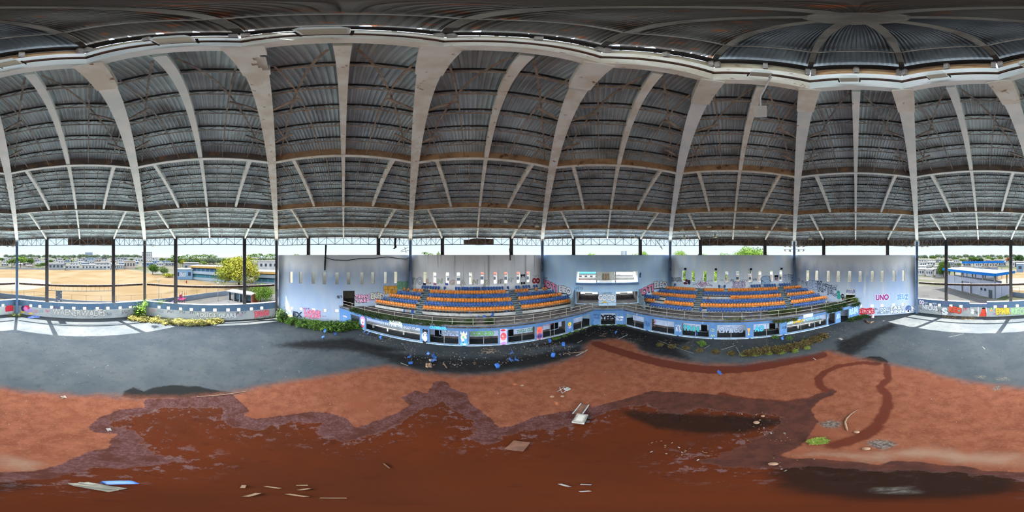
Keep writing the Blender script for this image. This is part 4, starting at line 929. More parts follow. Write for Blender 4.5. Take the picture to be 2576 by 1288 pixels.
# press-box wall
graf(W4,4,D_,1384.6,719,34,18,'JOTI',(240,150,182),BK,tilt=-.42,jit=.12,fat=.08,label='pink sloping bubble graffiti, left',shadow=BK); graf(W4,4,D_,1626.7,730,36,18,'JOTI',(240,150,182),BK,tilt=.42,jit=.12,fat=.08,label='pink rising bubble graffiti, right',shadow=BK)
graf(W4,4,D_,1422,730,30,18,'EIEO',WH,BK,tilt=-.15,jit=.1,fat=.09,label='white bubble graffiti, left',shadow=BK); graf(W4,4,D_,1662.4,716.5,31,17,'ELEO',WH,BK,jit=.1,fat=.09,label='white bubble graffiti, right',shadow=BK)
scrib(W4,4,D_,1456,725,22,12,(70,150,200),4,.06,5); scrib(W4,4,D_,1610.4,692,5,22,NV,6,.05,3); scrib(W4,4,D_,1372,700,10,8,NV,7,.05,3)
graf(PANEL,4,30.6,1527,749,42,17,'GOOD',(238,240,244),BK,jit=.08,fat=.1,label='white puffy lettering'); graf(PANEL,4,30.6,1526.5,737,26,4,'CLANDESTINA',NV,fat=.0,shear=.2); shapes(PANEL,4,30.6,1521,760,14,4,[('e',0,0,1,.9,(230,190,60))],'yellow smear'); graf(PANEL,4,30.6,1512,763,12,4,'SOLEK',BK,fat=.0)
# right stand wall
graf(W5,5,D_,1702,703,26,12,'ROGER',(176,190,208),(70,74,84),jit=.2,fat=.02,label='grey outlined tag'); shapes(W5,5,D_,1728,709,18,15,[('e',-.4,-.5,.6,.4,(110,40,60)),('e',-.1,.4,.4,.5,(120,44,64)),('e',.6,-.1,.4,.8,(56,50,66))],'maroon blob figure')
strokes(W5,5,D_,1767,712,50,28,[[(-1,-.4),(-.5,-.1),(-.35,.5),(-.2,0),(-.1,.9),(.05,.1),(.2,.8),(.3,0),(.55,.4),(.6,-.1),(1,-.4)],[(-.6,-.3),(-.3,-1),(-.05,-.5),(.1,-1),(.4,-.4),(1,-.5)],[(-.45,-.3),(-.2,0),(0,-.4),(.2,0),(.5,-.3)]],(110,50,84),.09,'spiky maroon graffiti outline')
shapes(W5,5,D_,1767,713,40,20,[('p',[(-.6,-.2),(-.2,.6),(.1,.2),(.4,.6),(.7,-.1),(.1,-.9),(-.3,-.8)],(206,182,206))],'pale pink fill of the spiky graffiti')
graf(W5,5,D_,1859,717,32,16,'JOUS',(206,196,226),(60,40,80),jit=.15,fat=.07,label='lilac bubble graffiti')
for i, (x, y, w_, h_, cl) in enumerate(((1788,706,12,8,GR),(1815,704,10,6,GR),(1842,705,10,9,BK),(1872,706,18,9,NV),(1899,703,10,9,BK),(1830,712,16,8,(196,170,200)),(1888,711,10,6,GR),(1937,709,10,5,GR))): scrib(W5,5,D_,x,y,w_,h_,cl,20+i,.045,3)
graf(W5,5,D_,1929,705,20,22,'S',(176,206,232),(60,100,150),fat=.1,jit=.1,label='light blue bubble face'); shapes(W5,5,D_,1953,700,12,16,[('p',[(-.8,.2),(.8,.2),(.8,1),(-.8,1)],BK),('e',0,-.3,.9,.6,(214,190,206)),('e',-.3,-.2,.25,.2,BK),('e',.3,-.2,.25,.2,BK)],'small painted face under a black box'); graf(W5,5,D_,1982,702,25,20,'OUTE',(196,214,234),(70,100,160),fat=.07,jit=.12,label='white and blue outlined bubble graffiti')
for x in (1724,1801,1889,1966): 
    c_, z_ = on_d(5,x,678,D_); mb = MB(); mb.plate(lambda cc,zz,t: bp(5,cc,D_-.12+t,zz), c_-.22, c_+.22, 9.85, 10.25, [], .12); mb.build('lamp_box', M_black, W5, label='small black box above a slit')
# right blue wall
graf(W6,6,D_,2080,727,44,26,'KOTEC',(160,178,206),BK,tilt=-.35,jit=.25,fat=.0,lw=.06,sep=.8,label='wild black outlined graffiti'); graf(W6,6,D_,2098,722,16,12,'OW',(190,200,214),BK,fat=.03,jit=.2)
graf(W6,6,D_,2043.6,715,24,22,'OE',(170,188,212),(96,112,150),fat=.1,jit=.2,label='pale outlined bubble graffiti'); shapes(W6,6,D_,2109.6,742,13,23,[('e',-.1,.55,.7,.42,(60,150,140)),('e',.1,-.35,.85,.62,(60,150,140)),('e',-.2,.6,.2,.12,BK)],'teal blob figure'); shapes(W6,6,D_,2119.5,747,10,16,[('p',[(0,-1),(1,.2),(.4,1),(-.4,1),(-1,.2)],BK),('e',-.3,.3,.2,.15,WH),('e',.3,.3,.2,.15,WH)],'black diamond face')
for i, (x, y) in enumerate(((2010,703),(2019,710),(2028,714))): scrib(W6,6,D_,x,y,5,14,(70,76,90),40+i,.05,2)
graf(W6,6,D_,2220,748,33,16,'UNO',(150,50,130),(240,236,244),fat=.07,lw=.06,jit=.05,label='magenta letters with white edge'); graf(W6,6,D_,2271.3,747,27,14,'SEUZ',(104,150,206),(214,228,240),fat=.06,lw=.05,jit=.12,label='blue bubble graffiti with white edge')
shapes(W6,6,D_,2180,783,41,18,[('p',[(-1,-.8),(-.9,.7),(-.5,.9),(0,.75),(.5,.95),(.95,.7),(1,-.6),(.6,-.95),(.1,-.75),(-.4,-1)],(176,36,52))],'solid red graffiti block'); graf(W6,6,D_,2180,783,36,12,'STROKE',(228,210,214),fat=-.02,jit=.25)
graf(W6,6,D_,2222,780,18,16,'OR',(190,206,226),BK,fat=.03,jit=.2); graf(W6,6,D_,2258,779,34,20,'EAST|RINN',(206,214,226),BK,fat=.06,jit=.12,label='white two-line block graffiti'); shapes(W6,6,D_,2285,778,16,20,[('e',0,.2,.95,.8,(84,104,146)),('e',-.1,-.5,.6,.4,WH),('e',0,-.45,.3,.3,BK),('e',.5,.3,.4,.3,(110,130,170))],'blue painted face'); graf(W6,6,D_,2299,775,10,12,'N',WH,BK,fat=.08)
for i, (x, y) in enumerate(((2204,778),(2211,787),(2233,785),(2236,776))): scrib(W6,6,D_,x,y,9,9,(60,80,90),50+i,.05,3)
# panel over the right doorway
mb = MB(); mb.plate(wallfn(6,D_+.05), -1.94, -.13, 4.65, 5.93, [], .08); pn = mb.build('door_panel', M_cream, W6, label='white panel closing the upper doorway'); graf(pn,6,D_+.05,2140.7,733,22,10,'INYOUN',(70,84,150),fat=.03,jit=.15,label='navy lettering')
# grandstand-bay parapet
graf(W7,7,D_,2318.6,760,12,11,'OO',(232,226,232),(214,110,150),fat=.12); graf(W7,7,D_,2329,762,11,5,'WEY',(214,224,236),fat=.01); graf(W7,7,D_,2351,764,11,5,'HOST',(220,228,238),fat=.01)
graf(W7,7,D_,2340,774,38,14,'NEOUS',(226,230,234),BK,fat=.08,jit=.12,label='white bubble graffiti on the grandstand parapet'); graf(W7,7,D_,2378,782,14,18,'S',(226,230,232),BK,fat=.1); graf(W7,7,D_,2403.6,780,31,16,'RIEO',(222,96,70),(70,36,40),fat=.1,jit=.12,label='orange-red bubble graffiti'); scrib(W7,7,D_,2428.4,778,10,12,(206,60,84),60,.07,3); scrib(W7,7,D_,2377,762,14,8,(140,110,180),61,.06,3)
scrib(W7,7,D_,2473,766,20,7,(150,120,180),62,.06,4); graf(W7,7,D_,2524,783,35,17,'EPMIR',(226,200,70),(110,100,50),fat=.08,jit=.12,label='yellow bubble graffiti'); graf(W7,7,D_,2561,783,32,17,'RIGO',(176,206,160),(120,160,110),fat=.1,jit=.12,label='pale green bubble graffiti'); shapes(W7,7,D_,2494,778,10,12,[('e',0,.3,.9,.5,(110,160,80)),('p',[(-.6,-.9),(.6,-.9),(.8,-.1),(-.8,-.1)],(220,170,110)),('e',0,.2,.3,.2,WH)],'green cactus-like face in an orange pot'); scrib(W7,7,D_,2518,770,14,5,(150,80,150),63,.06,3); scrib(W7,7,D_,2503,790,9,6,(150,90,170),64,.06,3)
shapes(W7,7,D_+.12,2474.5,786,24,22,[('p',[(-.35,.9),(.35,.9),(.45,.3),(1,-.9),(-1,-.9),(-.45,.3)],(222,84,60)),('e',0,.95,.35,.2,BK)],'orange-red dress shape'); shapes(W7,7,D_+.12,2446,783,10,14,[('e',0,.4,.7,.5,WH),('e',.2,-.5,.9,.5,WH),('e',-.2,.5,.15,.12,BK)],'white cartoon blob'); scrib(W7,7,D_+.12,2456,786,10,14,BK,65,.06,3)
for i, (x, y) in enumerate(((2389,788),(2316,776),(2358,778),(2362,782),(2300,790))): scrib(W7,7,D_,x,y,10,9,(70,70,76),70+i,.05,3)
# field-bay parapet
shapes(W0,0,D_,66,778,30,20,[('e',-.5,.1,.4,.7,(70,60,110)),('e',.4,-.1,.6,.6,(170,140,200)),('e',.1,.5,.5,.5,(196,60,80)),('e',-.1,.1,.35,.55,(236,130,190)),('e',-.6,-.8,.35,.25,(230,190,90)),('e',.75,-.9,.35,.25,(230,190,90))],'pink, red and purple painted cartoon'); shapes(W7,7,D_,2600,776,22,17,[('p',[(-.9,-.9),(-1,.3),(-.7,.9),(.6,.95),(.9,.4),(.85,-.8)],(186,44,62))],'solid red graffiti blob at the corner column')
graf(W0,0,D_,199,787,134,18,'WAENERWADES',(196,196,190),(90,90,92),fat=.03,lw=.035,jit=.1,label='long grey outlined graffiti word'); graf(W0,0,D_,316,786,20,12,'SWAT',(90,92,96),fat=.0,jit=.2,shear=.3,label='black tag'); scrib(W0,0,D_,141,773,15,5,(120,60,100),80,.06,4)
for i, (x, y, cl) in enumerate(((90,783,(206,90,110)),(104,784,(110,150,150)),(119,783,(206,70,110)),(275,790,(90,90,110)),(291,782,(150,160,160)))): scrib(W0,0,D_,x,y,11,12,cl,81+i,.05,3)
# school-bay parapet
graf(W1,1,D_,519,792,49,12,'ROSEDS',(196,200,198),BK,fat=.06,lw=.04,jit=.15,label='black outlined bubble word, left'); graf(W1,1,D_,573,794,44,13,'GEARS',(200,204,202),BK,fat=.09,lw=.035,jit=.12,label='black outlined bubble word, right'); graf(W1,1,D_,659.6,789,36,15,'DEWKS',(222,110,120),(196,60,80),fat=.05,jit=.2,label='pink-red graffiti')
for i, (x, y, w_, cl) in enumerate(((386,780,12,(196,90,100)),(404,783,16,(90,110,110)),(428,784,16,BK),(458,785,16,(60,80,80)),(483,786,14,BK),(597,788,8,BK),(613,786,14,(60,70,80)),(606,793,10,(190,120,160)))): scrib(W1,1,D_,x,y,w_,10,cl,100+i,.05,3)
# fronts and rooms of the stands
shapes(F3,3,FD,912.5,815,13,40,[('e',0,.6,.9,.35,(214,130,180)),('e',0,.25,.7,.4,WH),('p',[(-.6,.4),(0,.0),(.6,.4),(0,.25)],(190,60,110)),('e',0,-.3,.5,.2,(206,70,90)),('e',.1,-.7,.6,.3,(110,160,200))],'pink and white heart mural on a pier')
graf(I3,3,DI,1003,824,82,17,'LENNOS',(206,216,230),(40,42,50),fat=-.01,lw=.04,jit=.12,tilt=-.02,label='black outlined lettering on the inner wall'); mb = MB(); c_, z_ = on_d(3,995.5,812,FD); mb.plate(lambda cc,zz,t: bp(3,cc,FD-.03+t,zz), c_-1.0, c_+1.0, z_-.35, z_+.35, [], .03); sg = mb.build('notice_panel', paint((226,230,226)), F3, label='white painted panel with hand lettering'); graf(sg,3,FD-.03,995.5,812,24,5,'LOS CABO',(110,120,120),fat=-.01,jit=.1)
shapes(F3,3,FD,1069.5,848,17,37,[('e',0,.82,.42,.16,WH)]+fig,'painted figure with black hair, white body and big black feet'); graf(F3,3,FD,1102,824.5,42,8,'CROBEVAR',(80,200,226),(120,160,220),fat=.06,jit=.12,label='cyan bubble lettering'); graf(F3,3,FD,1141,828,18,5,'VIGAS',(80,120,170),fat=.0)
shapes(F3,3,FD,1166.4,852,19,38,[('p',[(-.9,.55),(-.75,1),(-.45,.6),(0,1.0),(.4,.6),(.8,.95),(.9,.5)],WH),('e',0,.15,.8,.5,(236,216,176)),('e',-.1,.2,.3,.15,(120,190,160)),('e',.1,-.35,.9,.4,(90,160,214)),('e',-.2,-.2,.4,.2,WH),('e',0,-.75,.95,.25,(110,180,226)),('e',.2,-.75,.4,.1,WH),('e',-.1,-.45,.2,.1,(50,70,150))],'blue, white and sand swan-like mural on a pier')
graf(I3,3,DI,1214,839,56,12,'COCO',(140,206,130),(40,60,50),fat=.12,jit=.05,label='green bubble graffiti on the inner wall'); graf(I3,3,DI,1130,838,50,12,'LNYRN',(190,204,224),(50,60,80),fat=-.01,lw=.05,jit=.15)
shapes(F3,3,FD,1266.5,848,19,42,[('p',[(-.9,-.95),(.9,-.95),(.9,.95),(-.9,.95)],(206,196,220)),('e',-.1,.8,.7,.12,(206,60,80)),('e',0,.1,.8,.42,(216,90,100)),('e',-.2,.1,.3,.12,(240,160,150)),('e',0,-.25,.55,.14,(236,130,130)),('e',0,-.75,.8,.15,(190,130,200))],'red heart-shaped face mural on a pier')
graf(I3,3,DI,1322,831,44,9,'TUCU CUC',(130,190,140),(60,110,90),fat=.0,jit=.2,label='green outlined lettering'); shapes(F3,3,FD,1357.4,839,16,36,[('p',[(-.9,-1),(.9,-1),(.9,.9),(-.9,.9)],(206,130,110)),('e',0,.55,.85,.4,(226,120,80)),('e',0,.35,.6,.25,(226,90,90)),('e',0,-.35,.9,.4,(110,80,140)),('e',-.3,-.4,.3,.2,(60,50,90)),('e',.3,-.4,.3,.2,(60,50,90))],'orange and purple face mural on a pier'); graf(F3,3,FD,1378,817,24,5,'MAUDOG',(150,70,90),fat=.0)
shapes(F3,3,FD,1433,818,9,17,[('e',0,.3,.9,.6,(236,200,60)),('e',-.2,.3,.2,.15,BK),('e',.1,-.6,.9,.4,(160,150,200))],'yellow cartoon on a pier'); scrib(F3,3,FD,1470,789,12,5,BK,110,.05,3)
graf(F4,4,ND,1501,796,16,13,'FPV|ANGEL',(34,60,104),fat=.0,jit=.1,label='hand-lettered dark blue words'); graf(I4,4,ND+DB-.02,1531,800,38,17,'YEPS',(24,24,28),fat=.05,jit=.08,label='bold black letters on the inner wall'); graf(F4,4,ND,1560.5,801,20,12,'DYME|IYUSO',(232,236,244),NV,fat=.02,jit=.1,label='white lettering')
for i, (x, y, w_, h_, cl) in enumerate(((1628,814,11,20,NV),(1706,826,14,26,WH),(1707,824,12,14,NV),(1491,806,8,8,(60,100,170)),(2109,795,9,20,(200,220,240)))): scrib(F5 if x > 1600 else F4, 5 if x > 1600 else 4, FD if x > 1600 else ND, x, y, w_, h_, cl, 120+i, .06, 3)
graf(I5,5,DI,1643,816,16,16,'K',(206,40,60),(232,220,226),fat=.08,label='red letter on the inner wall'); graf(I5,5,DI,1738,826,42,14,'TRIM',(80,200,206),(150,60,110),fat=.1,jit=.08,label='teal bubble graffiti on the inner wall'); graf(F5,5,FD,1792,830,9,9,'CO',(190,206,110),fat=.0); scrib(F5,5,FD,1793,845,8,8,(190,206,110),130,.06,2)
graf(I5,5,DI,1840,831,60,18,'OVACO',(190,202,224),(90,100,130),fat=.06,lw=.04,jit=.2,label='outlined lettering on the inner wall'); shapes(F5,5,FD,1883.6,834,9,18,[('p',[(-.9,.9),(.9,.9),(.3,-.1),(.2,-.5),(-.2,-.5),(-.3,-.1)],(240,160,70)),('p',[(-.5,-1),(.5,-1),(.1,-.5),(-.1,-.5)],(226,190,110))],'orange vase-like figure on a pier'); graf(I5,5,DI,1911,826,22,15,'AO',(90,200,230),BK,fat=.12,jit=.1,label='cyan bubble graffiti'); graf(I5,5,DI,1939,829,12,6,'KLO',(120,116,90),fat=.0)
graf(F5,5,FD,1973,824,10,8,'DUB',NV,fat=.02,jit=.2); graf(I5,5,DI,2009,809,27,8,'DUMPIT',(230,190,60),(90,70,40),fat=.06,jit=.1,label='yellow lettering on the inner wall'); graf(I5,5,DI,2045,803,34,10,'SUNM',(130,206,226),(160,40,80),fat=.08,jit=.15,label='cyan and red lettering on the inner wall'); graf(F5,5,FD,2147.4,782,20,17,'RUN',(130,170,220),(206,224,244),fat=.03,lw=.04,jit=.15,label='white outlined letters at the end of the front wall'); shapes(F3,3,FD,868,796,12,7,[('e',0,0,.9,.5,(206,170,220)),('e',.2,-.4,.6,.3,(140,150,220))],'lilac paint smear')
mb = MB(); c_, z_ = on_d(5,2035,795,FD); mb.plate(lambda cc,zz,t: bp(5,cc,FD-.03+t,zz), cx(5,2021,FD), cx(5,2045,FD), 2.5, 3.1, [], .03); mb.build('paint_patch', paint((196,208,228)), F5, label='pale painted-out patch')
# press-box room writing
graf(pb,4,DW+TH+3.38,1470,705,34,8,'VIROSTICA',(232,120,120),fat=.0,jit=.2,label='red scrawl'); graf(pb,4,DW+TH+3.38,1556,692,9,3,'TOPER',BK,fat=.0,jit=.1)
# ================================================================== LAMPS
def flood(p, aim, label, s=1.0, group='floodlights on the columns'):
    # round floodlight : bowl, lens, yoke ; aim = direction of the open face
    e = empty('floodlight', p, label, 'floodlight', group); aim = np.array(aim, float); aim /= np.linalg.norm(aim)
    mb = MB(); mb.lathe([(.05*s,-.34*s),(.12*s,-.32*s),(.16*s,-.18*s),(.27*s,-.02*s),(.29*s,.02*s)], (0,0,0), 14, axis=aim); mb.build('bowl', M_lampgrey, e, local=True, smooth=True)
    mb = MB(); mb.lathe([(.26*s,.0),(.26*s,.025*s)], (0,0,0), 14, axis=aim); mb.build('lens', M_glass, e, local=True)
    mb = MB(); mb.beam((0,0,.05*s), (0,0,.42*s), .05*s, .05*s); mb.build('yoke', M_dark, e, local=True)
    return e
def lampbar(k, xs, rows, width, who):
    a = PHI+k*PI/4; tt = np.array([math.cos(a), -math.sin(a), 0]); rr = np.array([math.sin(a), math.cos(a), 0]); base = rr*(R-.95); zz = [14.55, 13.75]
    e = empty('lamp_bar', base+np.array([0,0,zz[0]+.4]), 'steel cross bar for floodlights on the column '+who, 'bar')
    for r_ in range(rows):
        mb = MB(); q = base+np.array([0,0,zz[r_]+.4]); mb.beam(q-tt*width, q+tt*width, .08, .08); mb.beam(q, q+rr*.6, .07, .07); mb.build('cross_bar', M_lampgrey, e)
    n = 0
    for r_ in range(rows):
        for i, x in enumerate(xs):
            flood(tuple(base+tt*x+np.array([0,0,zz[r_]])), -rr*.6+np.array([0,0,-1])+tt*.25*np.sign(x), 'round floodlight, %s from left, %s row, column %s' % (nth(i), 'upper' if r_ == 0 else 'lower', who) if rows > 1 else 'round grey floodlight, %s from left on the column %s' % (nth(i), who)); n += 1
lampbar(6, (-2.0,-.95,.95,2.0), 2, 2.3, 'right of the stands')
lampbar(7, (-2.3,-1.15,1.15,2.3), 1, 2.6, 'between right blue wall and grandstand bay')
lampbar(0, (-2.0,-.9), 1, 2.2, 'between grandstand and field bays')
lampbar(1, (1.7,), 1, 2.0, 'between field and school bays')
# box floodlights on the crown ring
def boxlamp(p, rz, tilt, label, s=1.0):
    e = empty('box_floodlight', p, label, 'floodlight', 'box floodlights of the crown ring', rz=rz)
    mb = MB(); q = [(-.3,-.22,0),(.3,-.22,0),(.3,.22,0),(-.3,.22,0),(-.2,-.14,.26),(.2,-.14,.26),(.2,.14,.26),(-.2,.14,.26)]; ct, st = math.cos(tilt), math.sin(tilt)
    rot = lambda v: (v[0]*s, (v[1]*ct-v[2]*st)*s, (v[1]*st+v[2]*ct)*s)
    mb.hexa([rot(v) for v in q]); mb.build('housing', M_white, e, local=True)
    mb = MB(); mb.hexa([rot(v) for v in [(-.26,-.18,-.02),(.26,-.18,-.02),(.26,.18,-.02),(-.26,.18,-.02),(-.26,-.18,.0),(.26,-.18,.0),(.26,.18,.0),(-.26,.18,.0)]]); mb.build('lens', M_glass, e, local=True)
    for q_ in (-1, 1):
        mb = MB(); mb.beam((q_*.33*s,0,.1), (q_*.33*s,.28,.25), .04, .04); mb.build('bracket', M_dark, e, local=True)
    return e
for b, lab in ((0,'over the field bay'),(1,'over the school bay'),(2,'over the left blue wall'),(5,'over the right stand, wired to the dangling lamp'),(6,'over the right blue wall'),(7,'over the grandstand bay')):
    n = FR[b][1]; p = bp(b, -.2 if b != 1 else .5, dT-.5, zT+.15); boxlamp(tuple(p), math.atan2(n[1], n[0])-PI/2, .5, 'pale box floodlight on the crown ring '+lab, .95)
# the dangling lamp on its cable
v = ray(1913, 279); p0 = bp(5, .1, dT-.5, zT+.1); t_ = 9.6; pl = CAMV+v*t_
e = empty('dangling_lamp', tuple(pl), 'box lamp dangling on a bent pale cable under the crown ring', 'lamp')
mb = MB(); q = [(-.34,-.24,-.2),(.34,-.24,-.2),(.34,.24,-.2),(-.34,.24,-.2),(-.2,-.14,.12),(.2,-.14,.12),(.2,.14,.12),(-.2,.14,.12)]; ca = math.cos(.5); sa = math.sin(.5)
mb.hexa([(x*ca+z*sa, y, -x*sa+z*ca) for x, y, z in q]); mb.build('housing', M_white, e, local=True)
mb = MB(); mb.box((0,0,.14), .3, .24, .14); mb.build('cap', M_dark, e, local=True)
up_ = np.array(p0)-pl
mb = MB(); mb.tube([(0,0,.25), (0,0,.6), up_*.45+np.array([.2,.15,.2]), up_*.75+np.array([.3,.1,0]), up_*.95, up_], .035, 6); mb.build('cable', M_white, e, local=True)
# high-bay lamps hung from the joists
for i, (x, y, d, b) in enumerate(((1052,542,24,3),(1272,544,24,3),(1351,553,25,3),(1323,592,29.5,3),(1599,586,29.5,4),(1717,558,26,5),(1721,592,29,5),(1784,555,25,5),(1799,587,29,5),(1903,555,25,5),(1976,562,25,5),(2038,587,29.5,6))):
    a = (x/PW*2-1)*PI; c_, z_ = on_d(b, x, y, d); z_ = min(z_, zs(d)-.25); p = bp(b, c_, d, z_)
    e = empty('high_bay_lamp', tuple(p), 'pale bell-shaped lamp hung under the roof, %s from left above the seats' % nth(i), 'lamp', 'bell lamps above the stands')
    mb = MB(); mb.lathe([(.36,-.3),(.34,-.26),(.2,-.02),(.13,.04)], (0,0,0), 14); mb.build('reflector', mat('lamp_cream', up(lin((226,214,190)), 1.3), lin((200,188,164)), 3.), e, local=True, smooth=True)
    mb = MB(); mb.lathe([(.13,.03),(.15,.06),(.15,.3),(.08,.36)], (0,0,0), 12); mb.build('ballast', M_lampgrey, e, local=True)
    mb = MB(); mb.tube([(0,0,.3),(0,0,zs(d)+.35-p[2])], .03, 5); mb.build('stem', M_dark, e, local=True)
# torn pieces hanging from the eave
def strip(b, d, pts, w, m, name, label, cat):
    mb = MB(); q = [bp(b, on_d(b,x,y,d)[0], d+.04*math.sin(i*2), on_d(b,x,y,d)[1]) for i, (x, y) in enumerate(pts)]; u = FR[b][0]
    V = []
    for i, p in enumerate(q):
        ww = w*(1-.25*(i % 2)); V += [p-u*ww/2, p+u*ww/2, p-u*ww/2+FR[b][1]*.03, p+u*ww/2+FR[b][1]*.03]
    F = []
    for i in range(len(q)-1):
        a = 4*i; F += [(a,a+1,a+5,a+4),(a+2,a+6,a+7,a+3),(a,a+4,a+6,a+2),(a+1,a+3,a+7,a+5)]
    n_ = 4*len(q); F += [(0,2,3,1),(n_-4,n_-3,n_-1,n_-2)]; mb.add(V, F); return mb.build(name, m, label=label, cat=cat)
strip(2, DW-.15, [(820,616),(819,640),(818,660),(817,680)], .35, M_dark, 'hanging_strip', 'long dark torn strip hanging in front of the left blue wall', 'strip')
strip(2, DW-.1, [(995,599),(994,612),(995,622),(991,626)], .5, M_dark, 'torn_sheet', 'dark torn sheet hanging from the eave truss near the streaked wall', 'sheet')
strip(4, DW-.1, [(1651,604),(1657,613),(1662,620),(1666,627)], .35, M_white, 'hanging_sheet', 'pale broken strip dangling from the truss right of the press box', 'panel')
strip(3, DW-.1, [(1282,625),(1283,640),(1283.5,655)], .22, M_dark, 'torn_sheet', 'black rag hanging beside the right post of the streaked wall', 'sheet')
e = empty('lamp_bar', bp(2, cx(2,1018), DW-.6, 13.6), 'broken tilted lamp bar hanging left of the streaked-wall column', 'bar')
for (x0,y0,x1,y1) in ((1007,632,1027,622),(1010,634,1028,630),(1018,622,1022,636)):
    mb = MB(); p = bp(2, *[on_d(2,x0,y0,DW-.6)[0], DW-.6, on_d(2,x0,y0,DW-.6)[1]]); q = bp(2, *[on_d(2,x1,y1,DW-.6)[0], DW-.6, on_d(2,x1,y1,DW-.6)[1]]); mb.beam(p, q, .09, .09); mb.build('rod', M_joist, e)
# the dark sagging cable along the top of the left wall
pts = [bp(2, on_d(2,x,y,DW-.08)[0], DW-.08, on_d(2,x,y,DW-.08)[1]) for x, y in ((815,647),(840,654),(875,655),(905,650),(940,650),(975,646),(1000,650),(1022,652),(1031,646))]
mb = MB(); mb.tube(pts, .06, 5); mb.build('cable', M_dark, label='dark sagging cable along the top of the left blue wall', cat='cable')
# ================================================================== PLANTS
def blades(mb, pts, n, hgt, size, seed, droop=.5, upz=1.0, mi=2, wd=.16):
    # n leafy stems scattered round the points (x, y, z, spread)
    rnd = np.random.RandomState(seed)
    for k in range(n):
        q = pts[rnd.randint(len(pts))]; a = rnd.uniform(0, 2*PI); r = q[3]*math.sqrt(rnd.rand()); base = np.array([q[0]+r*math.cos(a), q[1]+r*math.sin(a), q[2]])
        h = hgt*rnd.uniform(.35,1)*(1-.5*r/q[3]); th = rnd.uniform(0, 2*PI); lean = np.array([math.cos(th), math.sin(th), 0])*droop*h*rnd.uniform(.2,1)
        nl = rnd.randint(3,6)
        for j in range(nl):
            t = (j+1)/nl; p = base+lean*t*t+np.array([0,0,h*t*upz]); ph = rnd.uniform(0, 2*PI); L_ = size*rnd.uniform(.6,1.3)
            dr = np.array([math.cos(ph), math.sin(ph), rnd.uniform(-.5,.6)]); dr /= np.linalg.norm(dr); sd_ = np.cross(dr, [0,0,1.]); sd_ /= np.linalg.norm(sd_)+1e-6
            mb.add([p, p+dr*L_*.45+sd_*L_*wd, p+dr*L_, p+dr*L_*.45-sd_*L_*wd], [(0,1,2,3)], rnd.randint(mi))
SPEC = 0.0
P1 = [mat('weed_yellow', lin((140,130,72)), lin((112,108,58)), 1.), mat('weed_olive', lin((88,92,48)), lin((112,104,60)), 1.)]
P2 = [mat('weed_deep', lin((40,60,34)), lin((58,80,42)), 1.), mat('weed_mid', lin((60,86,44)), lin((78,98,56)), 1.)]
P3 = [mat('weed_dry', lin((72,48,38)), lin((90,66,50)), 1.5), mat('weed_brown', lin((54,40,34)), lin((86,74,48)), 1.5)]
P4 = [mat('weed_bright', lin((92,128,44)), lin((114,144,58)), 1.), P2[1]]
P5 = [mat('weed_sage', lin((84,96,64)), lin((64,78,50)), 1.), P2[0]]
def bank(name, spots, n, hgt, size, mats, seed, label, droop=.6, cat='weeds', wd=.16, upz=1.0, kind='stuff'):
    mb = MB(); blades(mb, spots, n, hgt, size, seed, droop, upz, len(mats), wd); return mb.build(name, mats, label=label, cat=cat, kind=kind)
def fl(x, y, sp, z=0.0): p = on_z(x, y, z); return (p[0], p[1], z, sp)
bank('weeds', [fl(x, y, s) for x, y, s in ((335,803,1.0),(360,806,1.2),(392,808,1.3),(420,812,1.2),(450,813,1.3),(478,815,1.3),(505,815,1.2),(530,813,1.1),(548,810,.9))], 1500, 1.1, .36, P1, 1, 'yellow-green weed bank along the school-bay parapet')
bank('weeds', [fl(x, y, .9) for x, y in ((590,802),(618,800),(640,800),(664,797),(684,797))], 260, .6, .3, P2+P1, 2, 'thin weeds at the right end of the school-bay parapet')
bank('weeds', [fl(x, y, s) for x, y, s in ((712,806,1.0),(735,812,1.2),(765,818,1.4),(795,822,1.5),(825,826,1.6),(855,826,1.6),(882,822,1.2),(905,824,.9))], 2400, 1.5, .45, P2+[P4[0]], 3, 'dense dark green undergrowth in front of the left blue wall')
bank('shrub', [fl(705,800,.7), fl(712,806,.8)], 420, 3.0, .4, P5, 4, 'tall grey-green shrub at the left corner of the blue wall', cat='shrub', kind=None, droop=.35)
bank('shrub', [fl(348,797,.6), fl(356,799,.6)], 420, 3.6, .5, P4, 5, 'bright green tall plant at the column between field and school bays', cat='plant', kind=None, droop=.4)
bank('shrub', [fl(628,800,.5)], 90, 1.3, .3, P4, 6, 'small bright green plant at the foot of the school-bay parapet', cat='plant', kind=None)
bank('weeds', [fl(28,795,.6), fl(40,796,.6), fl(50,796,.5)], 130, 1.0, .25, P1+P2, 7, 'sparse weeds at the foot of the corner column by the red graffiti')
bank('shrub', [fl(366,772,.4,3.3)], 60, 2.0, .3, P4, 8, 'small plant growing on top of the parapet at the column', cat='plant', kind=None); bank('shrub', [fl(403,765,.8,3.33)], 110, 1.3, .28, P5, 9, 'thin pale shrub on the parapet top in the school bay', cat='plant', kind=None)
dz = 3.1
bank('vines', [fl(x, y, s, dz) for x, y, s in ((892,783,.7),(905,788,.9),(925,793,1.0),(948,797,1.1),(970,800,1.1),(995,805,1.0),(1020,808,1.0),(1045,811,.9),(1075,814,.8),(1105,815,.8),(1140,815,.8),(1180,814,.8),(1230,812,.7))], 1700, .8, .34, P5+[P2[0]], 10, 'dusty green creepers overgrowing the left walkway', cat='vines')
bank('vines', [fl(x, y, s, dz) for x, y, s in ((1945,790,.7),(1960,788,.9),(1978,786,1.0),(1995,784,.9),(2008,781,.6))], 900, .9, .34, [P1[1],P2[1],P5[0]], 11, 'olive creepers spilling over the right walkway railing', cat='vines')
